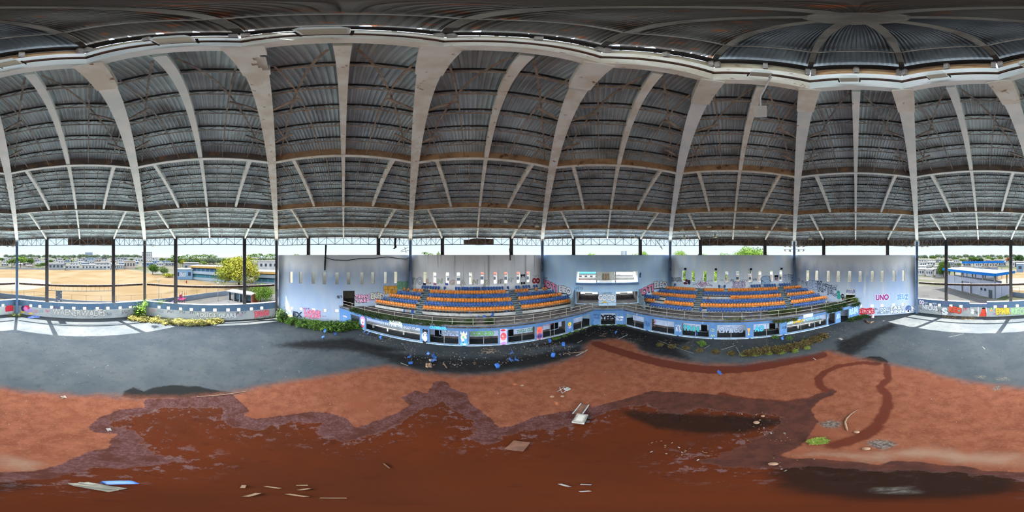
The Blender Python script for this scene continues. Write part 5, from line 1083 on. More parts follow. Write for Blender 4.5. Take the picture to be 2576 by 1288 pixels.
mb = MB(); blades(mb, [tuple(bp(5, cx(5,x,FD), FD-.25, 2.9))+(.45,) for x in (1952,1965,1980,1996)], 330, -.7, .3, 12, .3, 1.0, 2); mb.build('vines', [P1[1],P2[1]], label='creepers hanging down the blue front of the right stand', cat='vines', kind='stuff')
bank('vines', [fl(x, y, s, dz) for x, y, s in ((2075,779,.7),(2090,776,.9),(2105,773,.9),(2120,769,.9))], 700, 1.0, .38, P2, 13, 'dark green creepers at the far end of the right walkway', cat='vines')
mb = MB(); blades(mb, [tuple(bp(5, cx(5,x,FD), FD-.25, 3.0))+(.4,) for x in (2085,2098,2112)], 240, -.7, .34, 14, .3, 1.0, 2); mb.build('vines', P2, label='dark creepers hanging from the right walkway above a pier', cat='vines', kind='stuff')
bank('vines', [fl(2128,757,.6,3.3), fl(2140,757,.8,3.3), fl(2150,760,.7,3.2)], 520, 1.6, .42, [P4[0],P1[0],P2[1]], 15, 'sunny yellow-green bush in front of the right doorway', cat='vines')
mb = MB(); blades(mb, [tuple(bp(5, cx(5,x,FD), FD-.15, 3.2))+(.5,) for x in (2146,2153,2157)], 240, -1.0, .34, 16, .3, 1.0, 2); mb.build('vines', P2, label='green creeper hanging over the end of the right front wall', cat='vines', kind='stuff')
bank('weeds', [fl(x, y, .45) for x, y in ((1845,806,),(1830,805))]+[(*bp(5, c, FD+.1, 3.2), .5) for c in (-1.2,-.4,.3,.9)], 200, .4, .2, [P1[1],P5[0]], 17, 'tufts along the coping in the middle of the right stand')
bank('weeds', [fl(x, y, s) for x, y, s in ((2140,806,.8),(2155,802,.9),(2168,799,.8),(2178,797,.6))], 420, .7, .35, P2, 18, 'dark weeds at the foot of the right front wall end')
bank('weeds', [fl(x, y, .35) for x, y in ((1395,853),(1405,850),(1420,846),(1435,840),(1450,834),(1465,829),(1480,822),(1490,819),(1505,818),(1520,819),(1540,818),(1556,819),(1570,820))], 700, .3, .2, P4, 19, 'bright low weeds along the foot of the front wall beside the notch')
bank('weeds', [fl(x, y, s) for x, y, s in ((1880,892,.5),(1905,888,.6),(1930,884,.7),(1955,882,.8),(1980,878,.8),(2005,872,.8),(2030,864,.8),(2052,856,.8),(2070,848,.7))], 2200, .75, .3, P3+[P1[1]], 20, 'brown dried weed band on the floor before the right stand')
bank('weeds', [fl(x, y, s) for x, y, s in ((1660,868,.4),(1690,872,.5),(1725,876,.5),(1760,882,.5),(1800,886,.5),(1840,890,.5))], 480, .3, .22, P3+[P1[1]], 21, 'thin dried weed line on the floor below the middle of the right stand')
bank('weeds', [fl(x, y, .35) for x, y in ((1870,893),(1900,893),(1935,890),(1965,888),(2000,884),(2030,877))], 420, .35, .24, P1+[P4[0]], 22, 'yellow-green fringe in front of the brown weed band')
bank('weeds', [fl(1765,864,.5), fl(1768,868,.5), fl(1985,852,.5), fl(1950,850,.6), (1.0,1.0,0,.01)][:4], 160, .5, .25, P4, 23, 'few green sprouts on the floor beside the right stand')
bank('grass', [fl(2058,1110,.32), fl(2050,1111,.25), fl(2066,1108,.25)], 500, .1, .12, [P4[0],P1[0]], 24, 'small bright grass patch on the clay', cat='grass')
bank('weeds', [fl(x, y, .8) for x, y in ((2380,797),(2400,799),(2425,801),(2445,801))], 240, .2, .16, [P3[0], mat('dry_straw', lin((196,170,110)), lin((170,140,90)), 2.)], 25, 'dry straw litter at the foot of the grandstand-bay parapet')
SPEC = 1.0
# ================================================================== LITTER AND LOOSE THINGS
M_pap = mat('litter_pale', lin((142,138,132)), lin((116,112,106)), 5.); M_wood = mat('litter_wood', lin((132,106,82)), lin((104,84,66)), 3.); M_ply = mat('wet_ply', lin((104,70,52)), lin((84,56,42)), 2.)
def scatter(name, spots, n, s0, s1, mats, seed, label):
    rnd = np.random.RandomState(seed); mb = MB()
    for k in range(n):
        q = spots[rnd.randint(len(spots))]; a = rnd.uniform(0,2*PI); r = q[3]*math.sqrt(rnd.rand()); x, y = q[0]+r*math.cos(a), q[1]+r*math.sin(a); s = rnd.uniform(s0, s1); rz = rnd.uniform(0,PI)
        mb.box((x, y, q[2]+.004), s*rnd.uniform(.6,1.8), s*rnd.uniform(.25,.8), rnd.uniform(.008,.03), rz, rnd.randint(len(mats)))
    return mb.build(name, mats, label=label, cat='litter', kind='stuff')
scatter('litter', [fl(x, y, s) for x, y, s in ((930,842,1.5),(970,852,1.5),(1020,870,1.8),(1060,895,2.0),(1120,905,2.0),(1180,905,2.0),(1240,900,2.2),(1300,890,2.0),(1360,880,2.0),(1420,880,1.5),(1330,868,1.2),(1390,862,1.2))], 480, .04, .14, [M_pap, M_wood, M_pap], 30, 'scraps of paper and wood littering the dark floor below the left stand')
scatter('litter', [fl(x, y, s) for x, y, s in ((1480,835,1.5),(1520,832,1.5),(1560,838,1.6),(1600,850,1.5),(1680,862,1.5),(1750,866,1.5),(1840,868,1.5),(1920,862,1.5),(2000,850,1.5),(2080,838,1.5),(2120,825,1.0))], 330, .04, .13, [M_pap, M_wood], 31, 'scraps littering the floor below the notch and right stand')
scatter('litter', [fl(x, y, s) for x, y, s in ((100,860,6),(300,880,6),(500,870,6),(700,900,5),(200,930,3),(2400,860,6),(2300,880,4),(2520,850,6),(150,830,4),(2450,820,4))], 240, .03, .07, [M_pap, M_wood], 32, 'tiny pale bits scattered over the grey floor')
scatter('litter', [fl(x, y, s) for x, y, s in ((1900,1050,1.0),(1900,1090,.8),(1960,1100,.5),(1650,1130,.8),(1300,1000,3),(1500,950,3),(100,1040,2),(2300,1050,3),(900,990,3),(1750,1140,.6),(2000,1165,.8))], 120, .03, .08, [M_pap, M_wood, M_ply, M_wood], 33, 'small bits scattered over the red clay')
scatter('litter', [fl(x, y, .7) for x, y in ((1225,882),(1233,880),(1240,884))], 150, .06, .25, [M_pap, M_wood, M_dark], 34, 'heap of dark rubbish below the green inner graffiti')
scatter('litter', [(*bp(3, c, FD+1.5+.8*(i % 2), 3.1), 1.3) for i, c in enumerate(range(-17, 17, 3))]+[(*bp(5, c, FD+1.5+.8*(i % 2), 3.1), 1.3) for i, c in enumerate(range(-16, 18, 3))], 420, .05, .2, [M_pap, M_wood, M_tread], 35, 'debris strewn along both stand walkways')
# broken seats on the floor
for i, (x, y, t, lab) in enumerate(((1030,904,.2,'blue broken seat shell at the left edge of the litter pile'),(1032,914,1.4,'blue broken seat shell lying just below another, left edge of the pile'),(1080,893,.9,'blue broken seat shell on top of the pale rubbish pile'),(1092,903,.3,'blue broken seat shell right of the rubbish pile centre'),(1086,909,1.5,'blue seat shell lying with a white bag in the pile'),(1255,928,1.2,'lone blue seat shell at the clay edge below the left stand'),(1289,893,.6,'upright blue seat shell on the dark floor, middle'),(1286,912,.2,'left blue shell of the pair on the dark floor'),(1298,911,.3,'right blue shell of the pair on the dark floor'),(1390,901,1.0,'blue seat shell with white paper beside it, near the notch'),(1385,863,1.3,'blue seat shell fallen near the front wall, right of the orange mural'),(1417,872,1.4,'blue seat shell lying flat below the notch'),(808,853,1.3,'lone blue seat shell on the grey floor left of the undergrowth'),(842,842,1.1,'blue seat shell at the lower edge of the undergrowth'),(818,836,.8,'blue seat shell half hidden in the undergrowth'),(919,838,.7,'blue seat shell against the kerb, left end of the front wall'),(923,843,1.2,'second blue seat shell heaped at the left end of the front wall'),(955,854,1.3,'blue seat shell lying on the floor before the long left opening'),(1546,841,1.1,'dusty blue seat shell among the planks in front of the notch'),(1753,846,.5,'blue seat shell leaning at the kerb under the teal graffiti'),(1966,855,.9,'blue seat shell standing at a right-stand pier foot'),(1809,945,.4,'lone blue seat shell lying on the red clay'))):
    p = on_z(x, y, 0); loose_shell('broken_seat', (p[0], p[1], .22 if t < 1 else .16), random.Random(i).uniform(0,6), t, .15*(i % 3-1), lab, 'broken seats on the arena floor')
p = on_z(284, 1210, 0); o = loose_shell('broken_seat', (p[0], p[1], .25), 2.6, 1.2, .2, 'bright blue seat shell lying in the puddle, nearest the camera', 'broken seats on the arena floor'); o.scale = (1.0,1.0,1.0)
def rag(name, x, y, w, h, m, seed, label, cat, z=0.0):
    p = on_z(x, y, z); rnd = random.Random(seed); mb = MB(); n = 6; V = []
    for i in range(n):
        for j in range(n): V.append(((i/(n-1)-.5)*w+rnd.uniform(-.06,.06)*w, (j/(n-1)-.5)*h+rnd.uniform(-.06,.06)*h, rnd.uniform(.0,.22)*min(w,h)*(.3 if i in (0,n-1) or j in (0,n-1) else 1)+.01))
    F = [(i*n+j,(i+1)*n+j,(i+1)*n+j+1,i*n+j+1) for i in range(n-1) for j in range(n-1)]
    a = rnd.uniform(0,PI); V = [(p[0]+vx*math.cos(a)-vy*math.sin(a), p[1]+vx*math.sin(a)+vy*math.cos(a), p[2]+vz) for vx, vy, vz in V]
    mb.add(V, F); return mb.build(name, m, label=label, cat=cat)
M_cloth = mat('cloth_white', lin((132,128,114)), lin((108,104,92)), 3.)
rag('cloth', 240, 1224, .75, .34, M_cloth, 1, 'crumpled dirty white cloth in the puddle beside the blue seat', 'cloth'); rag('tarpaulin', 85, 798, 2.4, 1.1, mat('tarp_blue', lin((70,94,160)), lin((110,130,180)), 2.), 2, 'crumpled blue tarpaulin at the foot of the field-bay parapet', 'tarpaulin')
rag('bag', 1088, 906, .7, .5, M_pap, 3, 'white plastic bag on the rubbish pile', 'bag'); rag('bag', 1078, 919, .9, .6, M_wood, 4, 'flattened brown carton below the rubbish pile', 'carton'); rag('paper', 2115, 853, .7, .45, M_pap, 5, 'single white sheet on the grey floor right of the weeds', 'paper'); rag('paper', 160, 999, .35, .35, mat('paper_peach', lin((140,118,102))), 6, 'pale square paper on the clay edge, left', 'paper'); rag('paper', 274, 1081, .28, .2, M_pap, 7, 'white carton in the mud left of the puddle', 'carton')
def plank(x0, y0, x1, y1, w, h, m, label, name='plank', cat='plank', z=0.0):
    a, q = on_z(x0, y0, z), on_z(x1, y1, z); mb = MB(); mb.beam(a+np.array([0,0,h/2+.005]), q+np.array([0,0,h/2+.005]), w, h); return mb.build(name, m, label=label, cat=cat, group='loose planks and sticks')
for x0, y0, x1, y1, w, m, lab in ((1425,889,1475,884,.12,M_wood,'long pale plank pointing left beside the clay edge'),(1450,895,1478,880,.1,M_pap,'broken pale plank crossing the long one'),(1556,853,1579,842,.1,M_pap,'pale stick in front of the notch, right'),(1507,845,1524,846,.14,M_wood,'brown plank in front of the notch, left'),(1515,842,1527,838,.1,M_wood,'short brown plank beside the blue shell'),(1452,863,1464,857,.05,M_pap,'thin pale stick left of the notch litter'),(1772,877,1786,868,.05,M_pap,'thin stick before the middle of the right stand'),(1815,880,1850,869,.05,M_pap,'long thin stick before the right stand'),(1852,874,1866,897,.06,M_pap,'slanting stick at the weed band'),(1754,862,1768,874,.05,M_wood,'thin green-brown stick under the teal graffiti'),(1115,913,1124,926,.1,M_wood,'splintered plank right of the rubbish pile'),(1008,913,1026,920,.05,M_pap,'thin stick left of the rubbish pile'),(2387,848,2425,840,.07,M_pap,'pale stick on the grey floor near the grandstand bay'),(2472,873,2478,879,.1,M_pap,'short white bent strip on the grey floor'),(1660,858,1745,889,.03,M_pap,'very long thin rod lying before the right stand'),(495,998,618,985,.06,M_wood,'long thin strip lying at the dark stain, left'),(965,1166,980,1178,.04,M_ply,'thin brown stick in the puddle'),(2046,901,2052,905,.08,M_pap,'short pale strip on the clay rim')):
    plank(x0, y0, x1, y1, w, .03, m, lab)
# pallet-like board, panel, monitor, chair frame
def slabpx(x, y, L_, W_2, h, rz, m, name, label, cat):
    p = on_z(x, y, 0); mb = MB(); mb.box((p[0],p[1],.004), L_, W_2, h, rz); return mb.build(name, m, label=label, cat=cat)
slabpx(1303, 1122, .85, .62, .05, 1.2, M_ply, 'board', 'brown wet board lying in the puddle', 'board')
p = on_z(1460, 1055, 0); e = empty('television', (p[0],p[1],0), 'old white box television lying face up in the mud', 'television', rz=.9)
mb = MB(); mb.box((0,0,0), .95, .6, .22); mb.build('case', M_pap, e, local=True); mb = MB(); mb.box((0,0,.22), .8, .46, .03); mb.build('screen_frame', mat('tv_frame', lin((150,146,138))), e, local=True); mb = MB(); mb.box((0,0,.25), .62, .32, .012); mb.build('screen', mat('tv_screen', lin((176,170,160)), rough=.3), e, local=True)
for k in (-1, 1):
    mb = MB(); mb.box((k*.2,-.42,0), .14, .16, .16); mb.build('foot', M_dark, e, local=True)
p = on_z(1462, 1030, 0); e = empty('panel', (p[0],p[1],0), 'flat grey-framed panel at the mud edge above the television', 'panel', rz=.8)
mb = MB(); mb.box((0,0,0), 1.25, .5, .04); mb.build('sheet', M_ply, e, local=True)
for y in (-.25, .25):
    mb = MB(); mb.box((0,y,0), 1.3, .06, .07); mb.build('edge_bar', M_lampgrey, e, local=True)
p = on_z(1418, 981, 0); e = empty('chair_frame', (p[0],p[1],0), 'bent white metal frame lying on the clay', 'frame', rz=.4)
for pts in (((-.4,-.3,.03),(-.1,.35,.25),(.4,.3,.03)),((-.4,-.3,.03),(.1,-.35,.3),(.45,-.1,.03)),((.4,.3,.03),(.45,-.1,.03)),((-.5,.1,.03),(0,0,.35),(.3,.0,.03))):
    mb = MB(); mb.tube(list(pts), .025, 6); mb.build('rod', M_pap, e, local=True)
mb = MB(); mb.box((.25,-.1,.0), .4, .35, .1); mb.build('panel', M_lampgrey, e, local=True)
# pale round discs, stones and odd bits
for i, (x, y, r, lab) in enumerate(((1314,970,.14,'round tan disc on the clay, upper'),(1389,998,.15,'round tan disc on the clay, lower left of the frame'),(1415,997,.14,'round tan disc on the clay, right of its neighbour'),(1903,1063,.16,'pale round stone in the mud, lower'),(1919,1047,.11,'pale round stone in the mud, upper'),(2179,1129,.14,'pale stone beside the ash heap'),(2155,1087,.13,'pale stone on the damp curve'),(1945,1167,.13,'pale stone at the clay rim, lower right'))):
    p = on_z(x, y, 0); mb = MB(); mb.lathe([(r*.9,0),(r,.02),(r*.8,.05),(r*.3,.07)], (p[0],p[1],0), 12); mb.build('stone', mat('stone_tan', lin((136,106,84)), lin((124,98,78)), 4.), label=lab, cat='stone')
# twisted rope-like strip
p = [on_z(x, y, .02) for x, y in ((2158,1030),(2140,1042),(2130,1052),(2126,1062),(2129,1075),(2132,1083))]; mb = MB(); mb.tube(p, [.02,.04,.05,.05,.05,.03], 6); mb.build('rope', M_wood, label='tan rope-like strip curling on the red clay', cat='rope')
# dry palm husk and can near the red graffiti, sticks in the near puddle
p = [on_z(x, y, .1) for x, y in ((2177,804),(2182,810),(2190,812),(2198,808))]; mb = MB(); mb.tube(p, [.05,.22,.2,.06], 8); mb.build('palm_husk', M_wood, label='curved dry palm husk on the floor near the red graffiti', cat='husk')
p = on_z(2195, 799, 0); mb = MB(); mb.lathe([(.28,0),(.3,.05),(.3,.72),(.26,.75)], (p[0],p[1],0), 14); mb.build('drum', mat('drum_white', lin((196,190,190)), lin((190,120,130)), 2.), label='small white drum standing by the red graffiti', cat='drum')
for i, (x, y, w_) in enumerate(((612,1224,.35),(685,1226,.42),(760,1221,.25),(765,1231,.3),(635,1245,.5),(745,1246,.45),(838,1253,.3),(1420,1221,.45),(1474,1219,.25),(1472,1236,.2))):
    p = on_z(x, y, 0); mb = MB(); mb.box((p[0],p[1],.005), w_*.6, .06, .03, i*.7); mb.build('wood_scrap', M_wood if i < 7 else M_pap, label='pale wood scrap in the puddle, %s of the ten near the camera' % nth(i), cat='scrap', group='scraps in the near puddle')
# ================================================================== OUTSIDE
GZ = -.12; SPEC = 0.0
lin_full = lin
def lin(c): return tuple(x*.085 for x in lin_full(c))   # outdoor colours darkened evenly to balance the bright daylight
def flat(name, poly, z, m, label, kind='structure', rep=False):
    mb = MB(); mb.add([(p[0], p[1], z) for p in poly], [tuple(range(len(poly)))])
    me = mb.mesh(name, m)
    if me.polygons[0].normal.z < 0: me.flip_normals()
    o = bpy.data.objects.new(name, me); COL.objects.link(o); return tag(o, label, kind=kind)
M_ground = mat('town_ground', lin((150,146,128)), lin((116,126,88)), .02, c3=lin((160,156,146)), s3=.05, lo3=.5, hi3=.6)
M_field = mat('dry_grass', lin((186,164,130)), lin((174,148,110)), .06, c3=lin((160,138,98)), s3=.12, st3=(.4,1,1), lo3=.56, hi3=.7)
M_infield = mat('infield_sand', lin((206,194,174)), lin((198,184,160)), .1)
M_pave = mat('pavement', lin((138,136,132)), lin((150,148,142)), .15, c3=lin((120,118,116)), s3=.3, lo3=.55, hi3=.7)
M_asph = mat('asphalt_out', lin((150,150,150)), lin((168,168,166)), .2)
ring = [(1900*math.cos(t*PI/32), 1900*math.sin(t*PI/32)) for t in range(64)]
flat('ground', ring, GZ, M_ground, 'pale sunlit ground of the town around the arena')
def g(x, y, z=0.0): return on_z(x, y, z)
field = [g(2560,742),g(2520,715),g(2480,685),g(2520,679),g(2576,676.5),g(60,677),g(120,677.6),g(220,678),g(312,676.5),g(350,681),g(372,687),g(400,691),g(450,698),g(520,710),g(600,724),g(600,728),g(440,747),g(330,757),g(217,758),g(113,750),g(0,741)]
flat('field', field, GZ+.03, M_field, 'dry tan baseball field beyond the parapet')
ic = g(20, 711); flat('field_infield', [(ic[0]+(15+0*t)*math.cos(2*PI*t/40)*1.35, ic[1]+15*math.sin(2*PI*t/40)*1.2) for t in range(40)], GZ+.05, M_infield, 'pale sand infield oval of the baseball field')
flat('street', [g(2290,770),g(2290,722),g(2330,718),g(2380,721),g(2400,726),g(2500,758),g(2576,752),g(40,775)], GZ+.04, M_pave, 'grey paved yard beside the grandstand building')
flat('pavement', [g(440,775),g(440,752),g(600,731),g(700,740),g(700,780)], GZ+.045, M_pave, 'pale concrete yard in front of the school')
flat('road', [g(520,763),g(572,754),g(640,762),g(660,780),g(540,785)], GZ+.06, M_asph, 'dark asphalt patch before the small shelter')
M_bounce = mat('bounce_ring_pale', tuple(x*.6 for x in lin_full((214,208,196))), tuple(x*.6 for x in lin_full((196,190,180))), .3)  # added bright ground ring that bounces daylight up onto the roof underside
ap = MB(); V = []; F = []
for k in range(65):
    a = PHI+k*PI/32; hid = 2.05*PI/4 <= (k*PI/32) <= 6.95*PI/4
    V += [(33.0*math.sin(a)*.97, 33.0*math.cos(a)*.97, GZ+.07), ((58 if hid else 41)*math.sin(a), (58 if hid else 41)*math.cos(a), GZ+.07)]
for k in range(64): F.append((2*k, 2*k+1, 2*k+3, 2*k+2))
ap.add(V, F); ap.build('bounce_ring', M_bounce, kind='structure', label='pale ground ring added outside the arena to bounce light under the roof')
# hills far off
rnd = random.Random(3)
mb = MB(); V = []; F = []
for k in range(181):
    a = math.radians(-180+k*2); px_ = (a/PI+1)/2*PW; h = 12+16*abs(math.sin(a*2.3+1))*abs(math.sin(a*1.1))+4*rnd.random()
    if 1980 < px_ < 2400: h += 26*math.sin((px_-1980)/420*PI)
    for r, z in ((1500, GZ), (1700, h), (1850, GZ)): V.append((r*math.sin(a), r*math.cos(a), z))
for k in range(180):
    for i in (0, 1): F.append((3*k+i, 3*k+3+i, 3*k+4+i, 3*k+1+i))
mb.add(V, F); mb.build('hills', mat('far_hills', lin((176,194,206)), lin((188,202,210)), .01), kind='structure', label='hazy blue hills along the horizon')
# ------------------------------------------------------------------ trees
def leaf_mb(rx, rz, n, size, seed, clumps=26, flatb=.35):
    rnd = np.random.RandomState(seed); V = []; F = []
    cs = []
    for k in range(clumps):
        v = rnd.normal(size=3); v /= np.linalg.norm(v); v[2] = abs(v[2])*1.0-flatb*rnd.rand()
        cs.append((v*np.array([rx, rx, rz])*rnd.uniform(.45,.8), rnd.uniform(.28,.42)*rx))
    for k in range(n):
        c, r = cs[rnd.randint(clumps)]; v = rnd.normal(size=3); v /= np.linalg.norm(v)
        p = c+v*r*np.array([1,1,.75])*rnd.uniform(.75,1.02); nrm = v+rnd.normal(size=3)*.45; nrm /= np.linalg.norm(nrm)
        a = np.cross(nrm, rnd.normal(size=3)); a /= np.linalg.norm(a)+1e-6; b = np.cross(nrm, a); s = size*rnd.uniform(.6,1.3)
        i = len(V); V += [p-a*s, p-b*s*.5, p+a*s, p+b*s*.5]; F.append((i,i+1,i+2,i+3))
    V = np.array(V); V[:,2] = (V[:,2]-V[:,2].min())/(V[:,2].max()-V[:,2].min()); V[:,:2] /= np.percentile(np.hypot(V[:,0], V[:,1]), 98)
    mb = MB(); mb.add(V, F); return mb
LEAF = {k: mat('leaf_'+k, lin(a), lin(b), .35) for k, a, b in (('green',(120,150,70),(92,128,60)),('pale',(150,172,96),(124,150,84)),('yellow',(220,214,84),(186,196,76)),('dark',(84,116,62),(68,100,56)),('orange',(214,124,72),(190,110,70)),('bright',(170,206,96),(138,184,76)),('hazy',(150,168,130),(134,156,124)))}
M_bark = mat('bark', lin((120,104,86)), lin((92,80,68)), 3.)
CROWN = {}
def crown_mesh(kind, var, big=False):
    key = (kind, var, big)
    if key not in CROWN:
        q = leaf_mb(1.0, .72, 11000 if big else 1300, .035 if big else .085, 100+var, 60 if big else 24)
        CROWN[key] = q.mesh('crown_'+kind, LEAF[kind])
    return CROWN[key]
TRUNK = MB().tube([(0,0,0),(.02,0,.5),(0,.02,1)], [.09,.07,.05], 6).mesh('trunk', M_bark)
def tree(p, w, h, kind, label, group, big=False, var=None, name='tree', tf=.35):
    # p ground point, w crown width, h total height
    e = empty(name, p, label, 'tree', group)
    var = random.Random(int(p[0]*7+p[1]*13)).randrange(3) if var is None else var
    o = bpy.data.objects.new('crown', crown_mesh(kind, var, big)); o.parent = e; COL.objects.link(o)
    ch = h*(1-tf); o.scale = (w/2, w/2, ch); o.location = (0, 0, h-ch); o.rotation_euler = (0, 0, var*2.1)
    t = bpy.data.objects.new('trunk', TRUNK); t.parent = e; COL.objects.link(t); t.scale = (w*.25+.6, w*.25+.6, h*.55)
    return e
def tree_px(x, ybase, ytop, wpx, kind, label, group, dist=None, **kw):
    p = g(x, ybase) if dist is None else np.append(at_dist(x, 644, dist)[:2], 0)
    d = math.hypot(p[0]-CAM[0], p[1]-CAM[1]); top = 12.7+d*math.tan((.5-ytop/PH)*PI)
    return tree((p[0], p[1], GZ), wpx/PW*2*PI*d, max(2.0, top-GZ), kind, label, group, **kw)
tree_px(601, 722, 639.5, 112, 'yellow', 'huge round yellow-green tree in front of the school', None, big=True, tf=.1, var=0)
tree_px(655, 758, 712, 62, 'bright', 'bright green bushy tree beside the small shelter', None, big=True, tf=.05, var=1)
tree_px(606, 748, 735, 34, 'bright', 'low green bush behind the small shelter', None, tf=.05)
tree_px(384, 690, 663, 30, 'green', 'round green tree at the far right edge of the field', None, var=1, tf=.1)
tree_px(410, 692, 670, 26, 'pale', 'pale green bushy tree right of the round one at the field edge', None, tf=.1)
tree_px(424, 697, 686, 30, 'yellow', 'low yellow-green scrub at the field edge', None, tf=.02)
tree_px(2374, 697, 652, 36, 'green', 'tall green tree standing left of the blue-roofed grandstand building', None, tf=.1, var=2, big=True)
tree_px(2344, 692, 678, 13, 'bright', 'small bright tree in a yard left of the grandstand building', None)
tree_px(2341, 676, 665, 14, 'pale', 'small pale tree among the roofs left of the grandstand building', None)
tree_px(2538, 664, 646, 18, 'orange', 'orange flowering tree behind the grandstand roof', None)
tree_px(2562, 668, 640, 34, 'dark', 'large dark green tree right of the orange flowering tree', None)
for i, (x, yb, yt, w, k) in enumerate(((30,672,650,34,'pale'),(52,673,644,36,'bright'),(74,672,648,28,'green'),(96,675,664,22,'pale'),(108,675,660,16,'green'),(128,664,653,16,'green'),(5,660,648,14,'green'),(222,674,666,15,'green'),(262,675,669,11,'yellow'),(318,652,640,20,'hazy'),(330,660,650,10,'green'),(408,662,648,16,'green'),(432,660,650,10,'yellow'),(488,664,649,18,'yellow'),(512,668,657,22,'bright'),(460,672,652,14,'yellow'))):
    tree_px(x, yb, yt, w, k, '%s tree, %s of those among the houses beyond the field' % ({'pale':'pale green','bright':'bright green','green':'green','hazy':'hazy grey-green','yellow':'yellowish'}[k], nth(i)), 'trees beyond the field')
for i, (x, yb, yt, w, k) in enumerate(((2322,655,641,16,'hazy'),(2347,656,643,22,'green'),(2393,656,644,16,'hazy'),(2405,660,646,20,'green'),(2423,664,650,22,'pale'),(2448,662,645,30,'green'),(2466,662,648,20,'dark'),(2486,656,644,16,'bright'),(2500,660,647,20,'green'),(2516,657,644,18,'pale'),(2412,672,661,14,'pale'),(2504,668,656,12,'bright'))):
    tree_px(x, yb, yt, w, k, 'leafy town tree, %s from left beyond the grandstand roof' % nth(i), 'trees beyond the grandstand building')
# trees whose tops show above the walls
for x, yt, w, d, k, lab in ((1488,634,26,95,'bright','yellow-green tree top showing above the left half of the press-box wall'),(1618,628,40,80,'bright','bright tree top above the right end of the press-box wall'),(1590,636,30,85,'bright','low green tree top left of the bright one above the press-box wall'),(1712,626.5,46,75,'bright','round bright tree top above the left end of the right stand wall'),(1768,636,54,80,'bright','low spreading tree top above the middle of the right stand wall'),(1822,634,50,78,'bright','spreading tree top left of the tallest one over the right stand wall'),(1888,618,110,68,'bright','tallest widest bright green tree top over the right stand wall'),(1103,630,16,110,'pale','single feathery tree top above the streaked wall')):
    tree_px(x, 0, yt, w, k, lab, None, dist=d, big=w > 35)
for i, (x, d) in enumerate(((1723,52),(1752,55),(1781,50),(1803,58))):
    tree_px(x, 0, 672, 50, 'bright', 'green tree, %s of four seen through the slits behind the right stand' % nth(i), 'trees outside the slit windows', dist=d)
# band of distant woods
for i in range(46):
    x = (i*12.4+rnd.uniform(-3,3)) % 700 if i < 30 else 2310+(i-30)*17
    if 425 < x < 700: continue
    tree_px(x, 0, rnd.uniform(638.5,641.5), rnd.uniform(16,26), 'hazy', 'hazy far tree, %s from left of the distant treeline' % (nth(i) if i < 38 else 'one further, '+nth(i-20)), 'distant treeline', dist=rnd.uniform(420,620))
for i in range(22):
    x = 428+i*12.5
    tree_px(x, 0, rnd.uniform(645,650), rnd.uniform(18,28), rnd.choice(('hazy','pale','green')), 'bushy tree, %s from left under the coconut palms behind the school' % nth(i), 'trees behind the school', dist=rnd.uniform(225,280), tf=.05)
# coconut palms
def palm_mb(seed):
    rnd = random.Random(seed); F_ = MB(); nf = 13
    for k in range(nf):
        a = 2*PI*k/nf+rnd.uniform(-.2,.2); up = rnd.uniform(-.1,.9); Lf = rnd.uniform(2.6,3.3); V = []; F = []
        for i in range(6):
            t = i/5; r = Lf*t*(.95-.15*t); z = up*t*1.6-1.9*t*t; w = .55*math.sin(PI*min(t*.85+.12,1))
            c = np.array([math.cos(a)*r, math.sin(a)*r, z]); s_ = np.array([-math.sin(a), math.cos(a), 0])
            V += [c-s_*w-np.array([0,0,.25*w]), c, c+s_*w-np.array([0,0,.25*w])]
        for i in range(5):
            for q in (0, 1): F.append((3*i+q, 3*i+q+1, 3*i+q+4, 3*i+q+3))
        F_.add(V, F)
    return F_
PALM = [palm_mb(s).mesh('palm_fronds', mat('palm_leaf', lin((140,160,104)), lin((116,140,92)), .5)) for s in (1,2,3)]
PTR = MB().tube([(0,0,0),(.1,0,.4),(.05,.05,.8),(0,0,1)], [.2,.15,.13,.12], 6).mesh('palm_trunk', M_bark)
def palm(x, ytop, dist, label, group):
    p = at_dist(x, 644, dist); top = 12.7+dist*math.tan((.5-ytop/PH)*PI)-1.0
    e = empty('palm_tree', (p[0], p[1], GZ), label, 'palm tree', group); r_ = random.Random(int(x*10))
    o = bpy.data.objects.new('fronds', PALM[r_.randrange(3)]); o.parent = e; COL.objects.link(o); o.location = (0,0,top); o.rotation_euler = (0,0,r_.uniform(0,6)); s_ = r_.uniform(1.3,1.7); o.scale = (s_,s_,s_)
    t = bpy.data.objects.new('trunk', PTR); t.parent = e; COL.objects.link(t); t.scale = (1,1,top)
i = 0
for x0, x1, n, dy in ((432,545,24,0),(622,693,15,-3)):
    for k in range(n):
        x = x0+(x1-x0)*(k+rnd.uniform(.1,.9))/n; palm(x, rnd.uniform(637,644)+dy*(rnd.random()+.3), rnd.uniform(150,220), 'coconut palm, %s from left in the grove %s the big yellow-green tree' % (nth(k), 'left of' if dy == 0 else 'right of'), 'coconut palms behind the school')
for x, y, d, lab in ((165,646,150,'lone coconut palm beyond the middle of the field'),(183,652,175,'coconut palm among white houses beyond the field'),(337,656,185,'coconut palm by a pale house beyond the field'),(1070,631,130,'coconut palm top above the streaked wall'),(1083,635,150,'smaller coconut palm top above the streaked wall'),(745,637,150,'coconut palm top above the left blue wall'),(945,639,160,'coconut palm top above the right part of the left blue wall')):
    palm(x, y, d, lab, None)
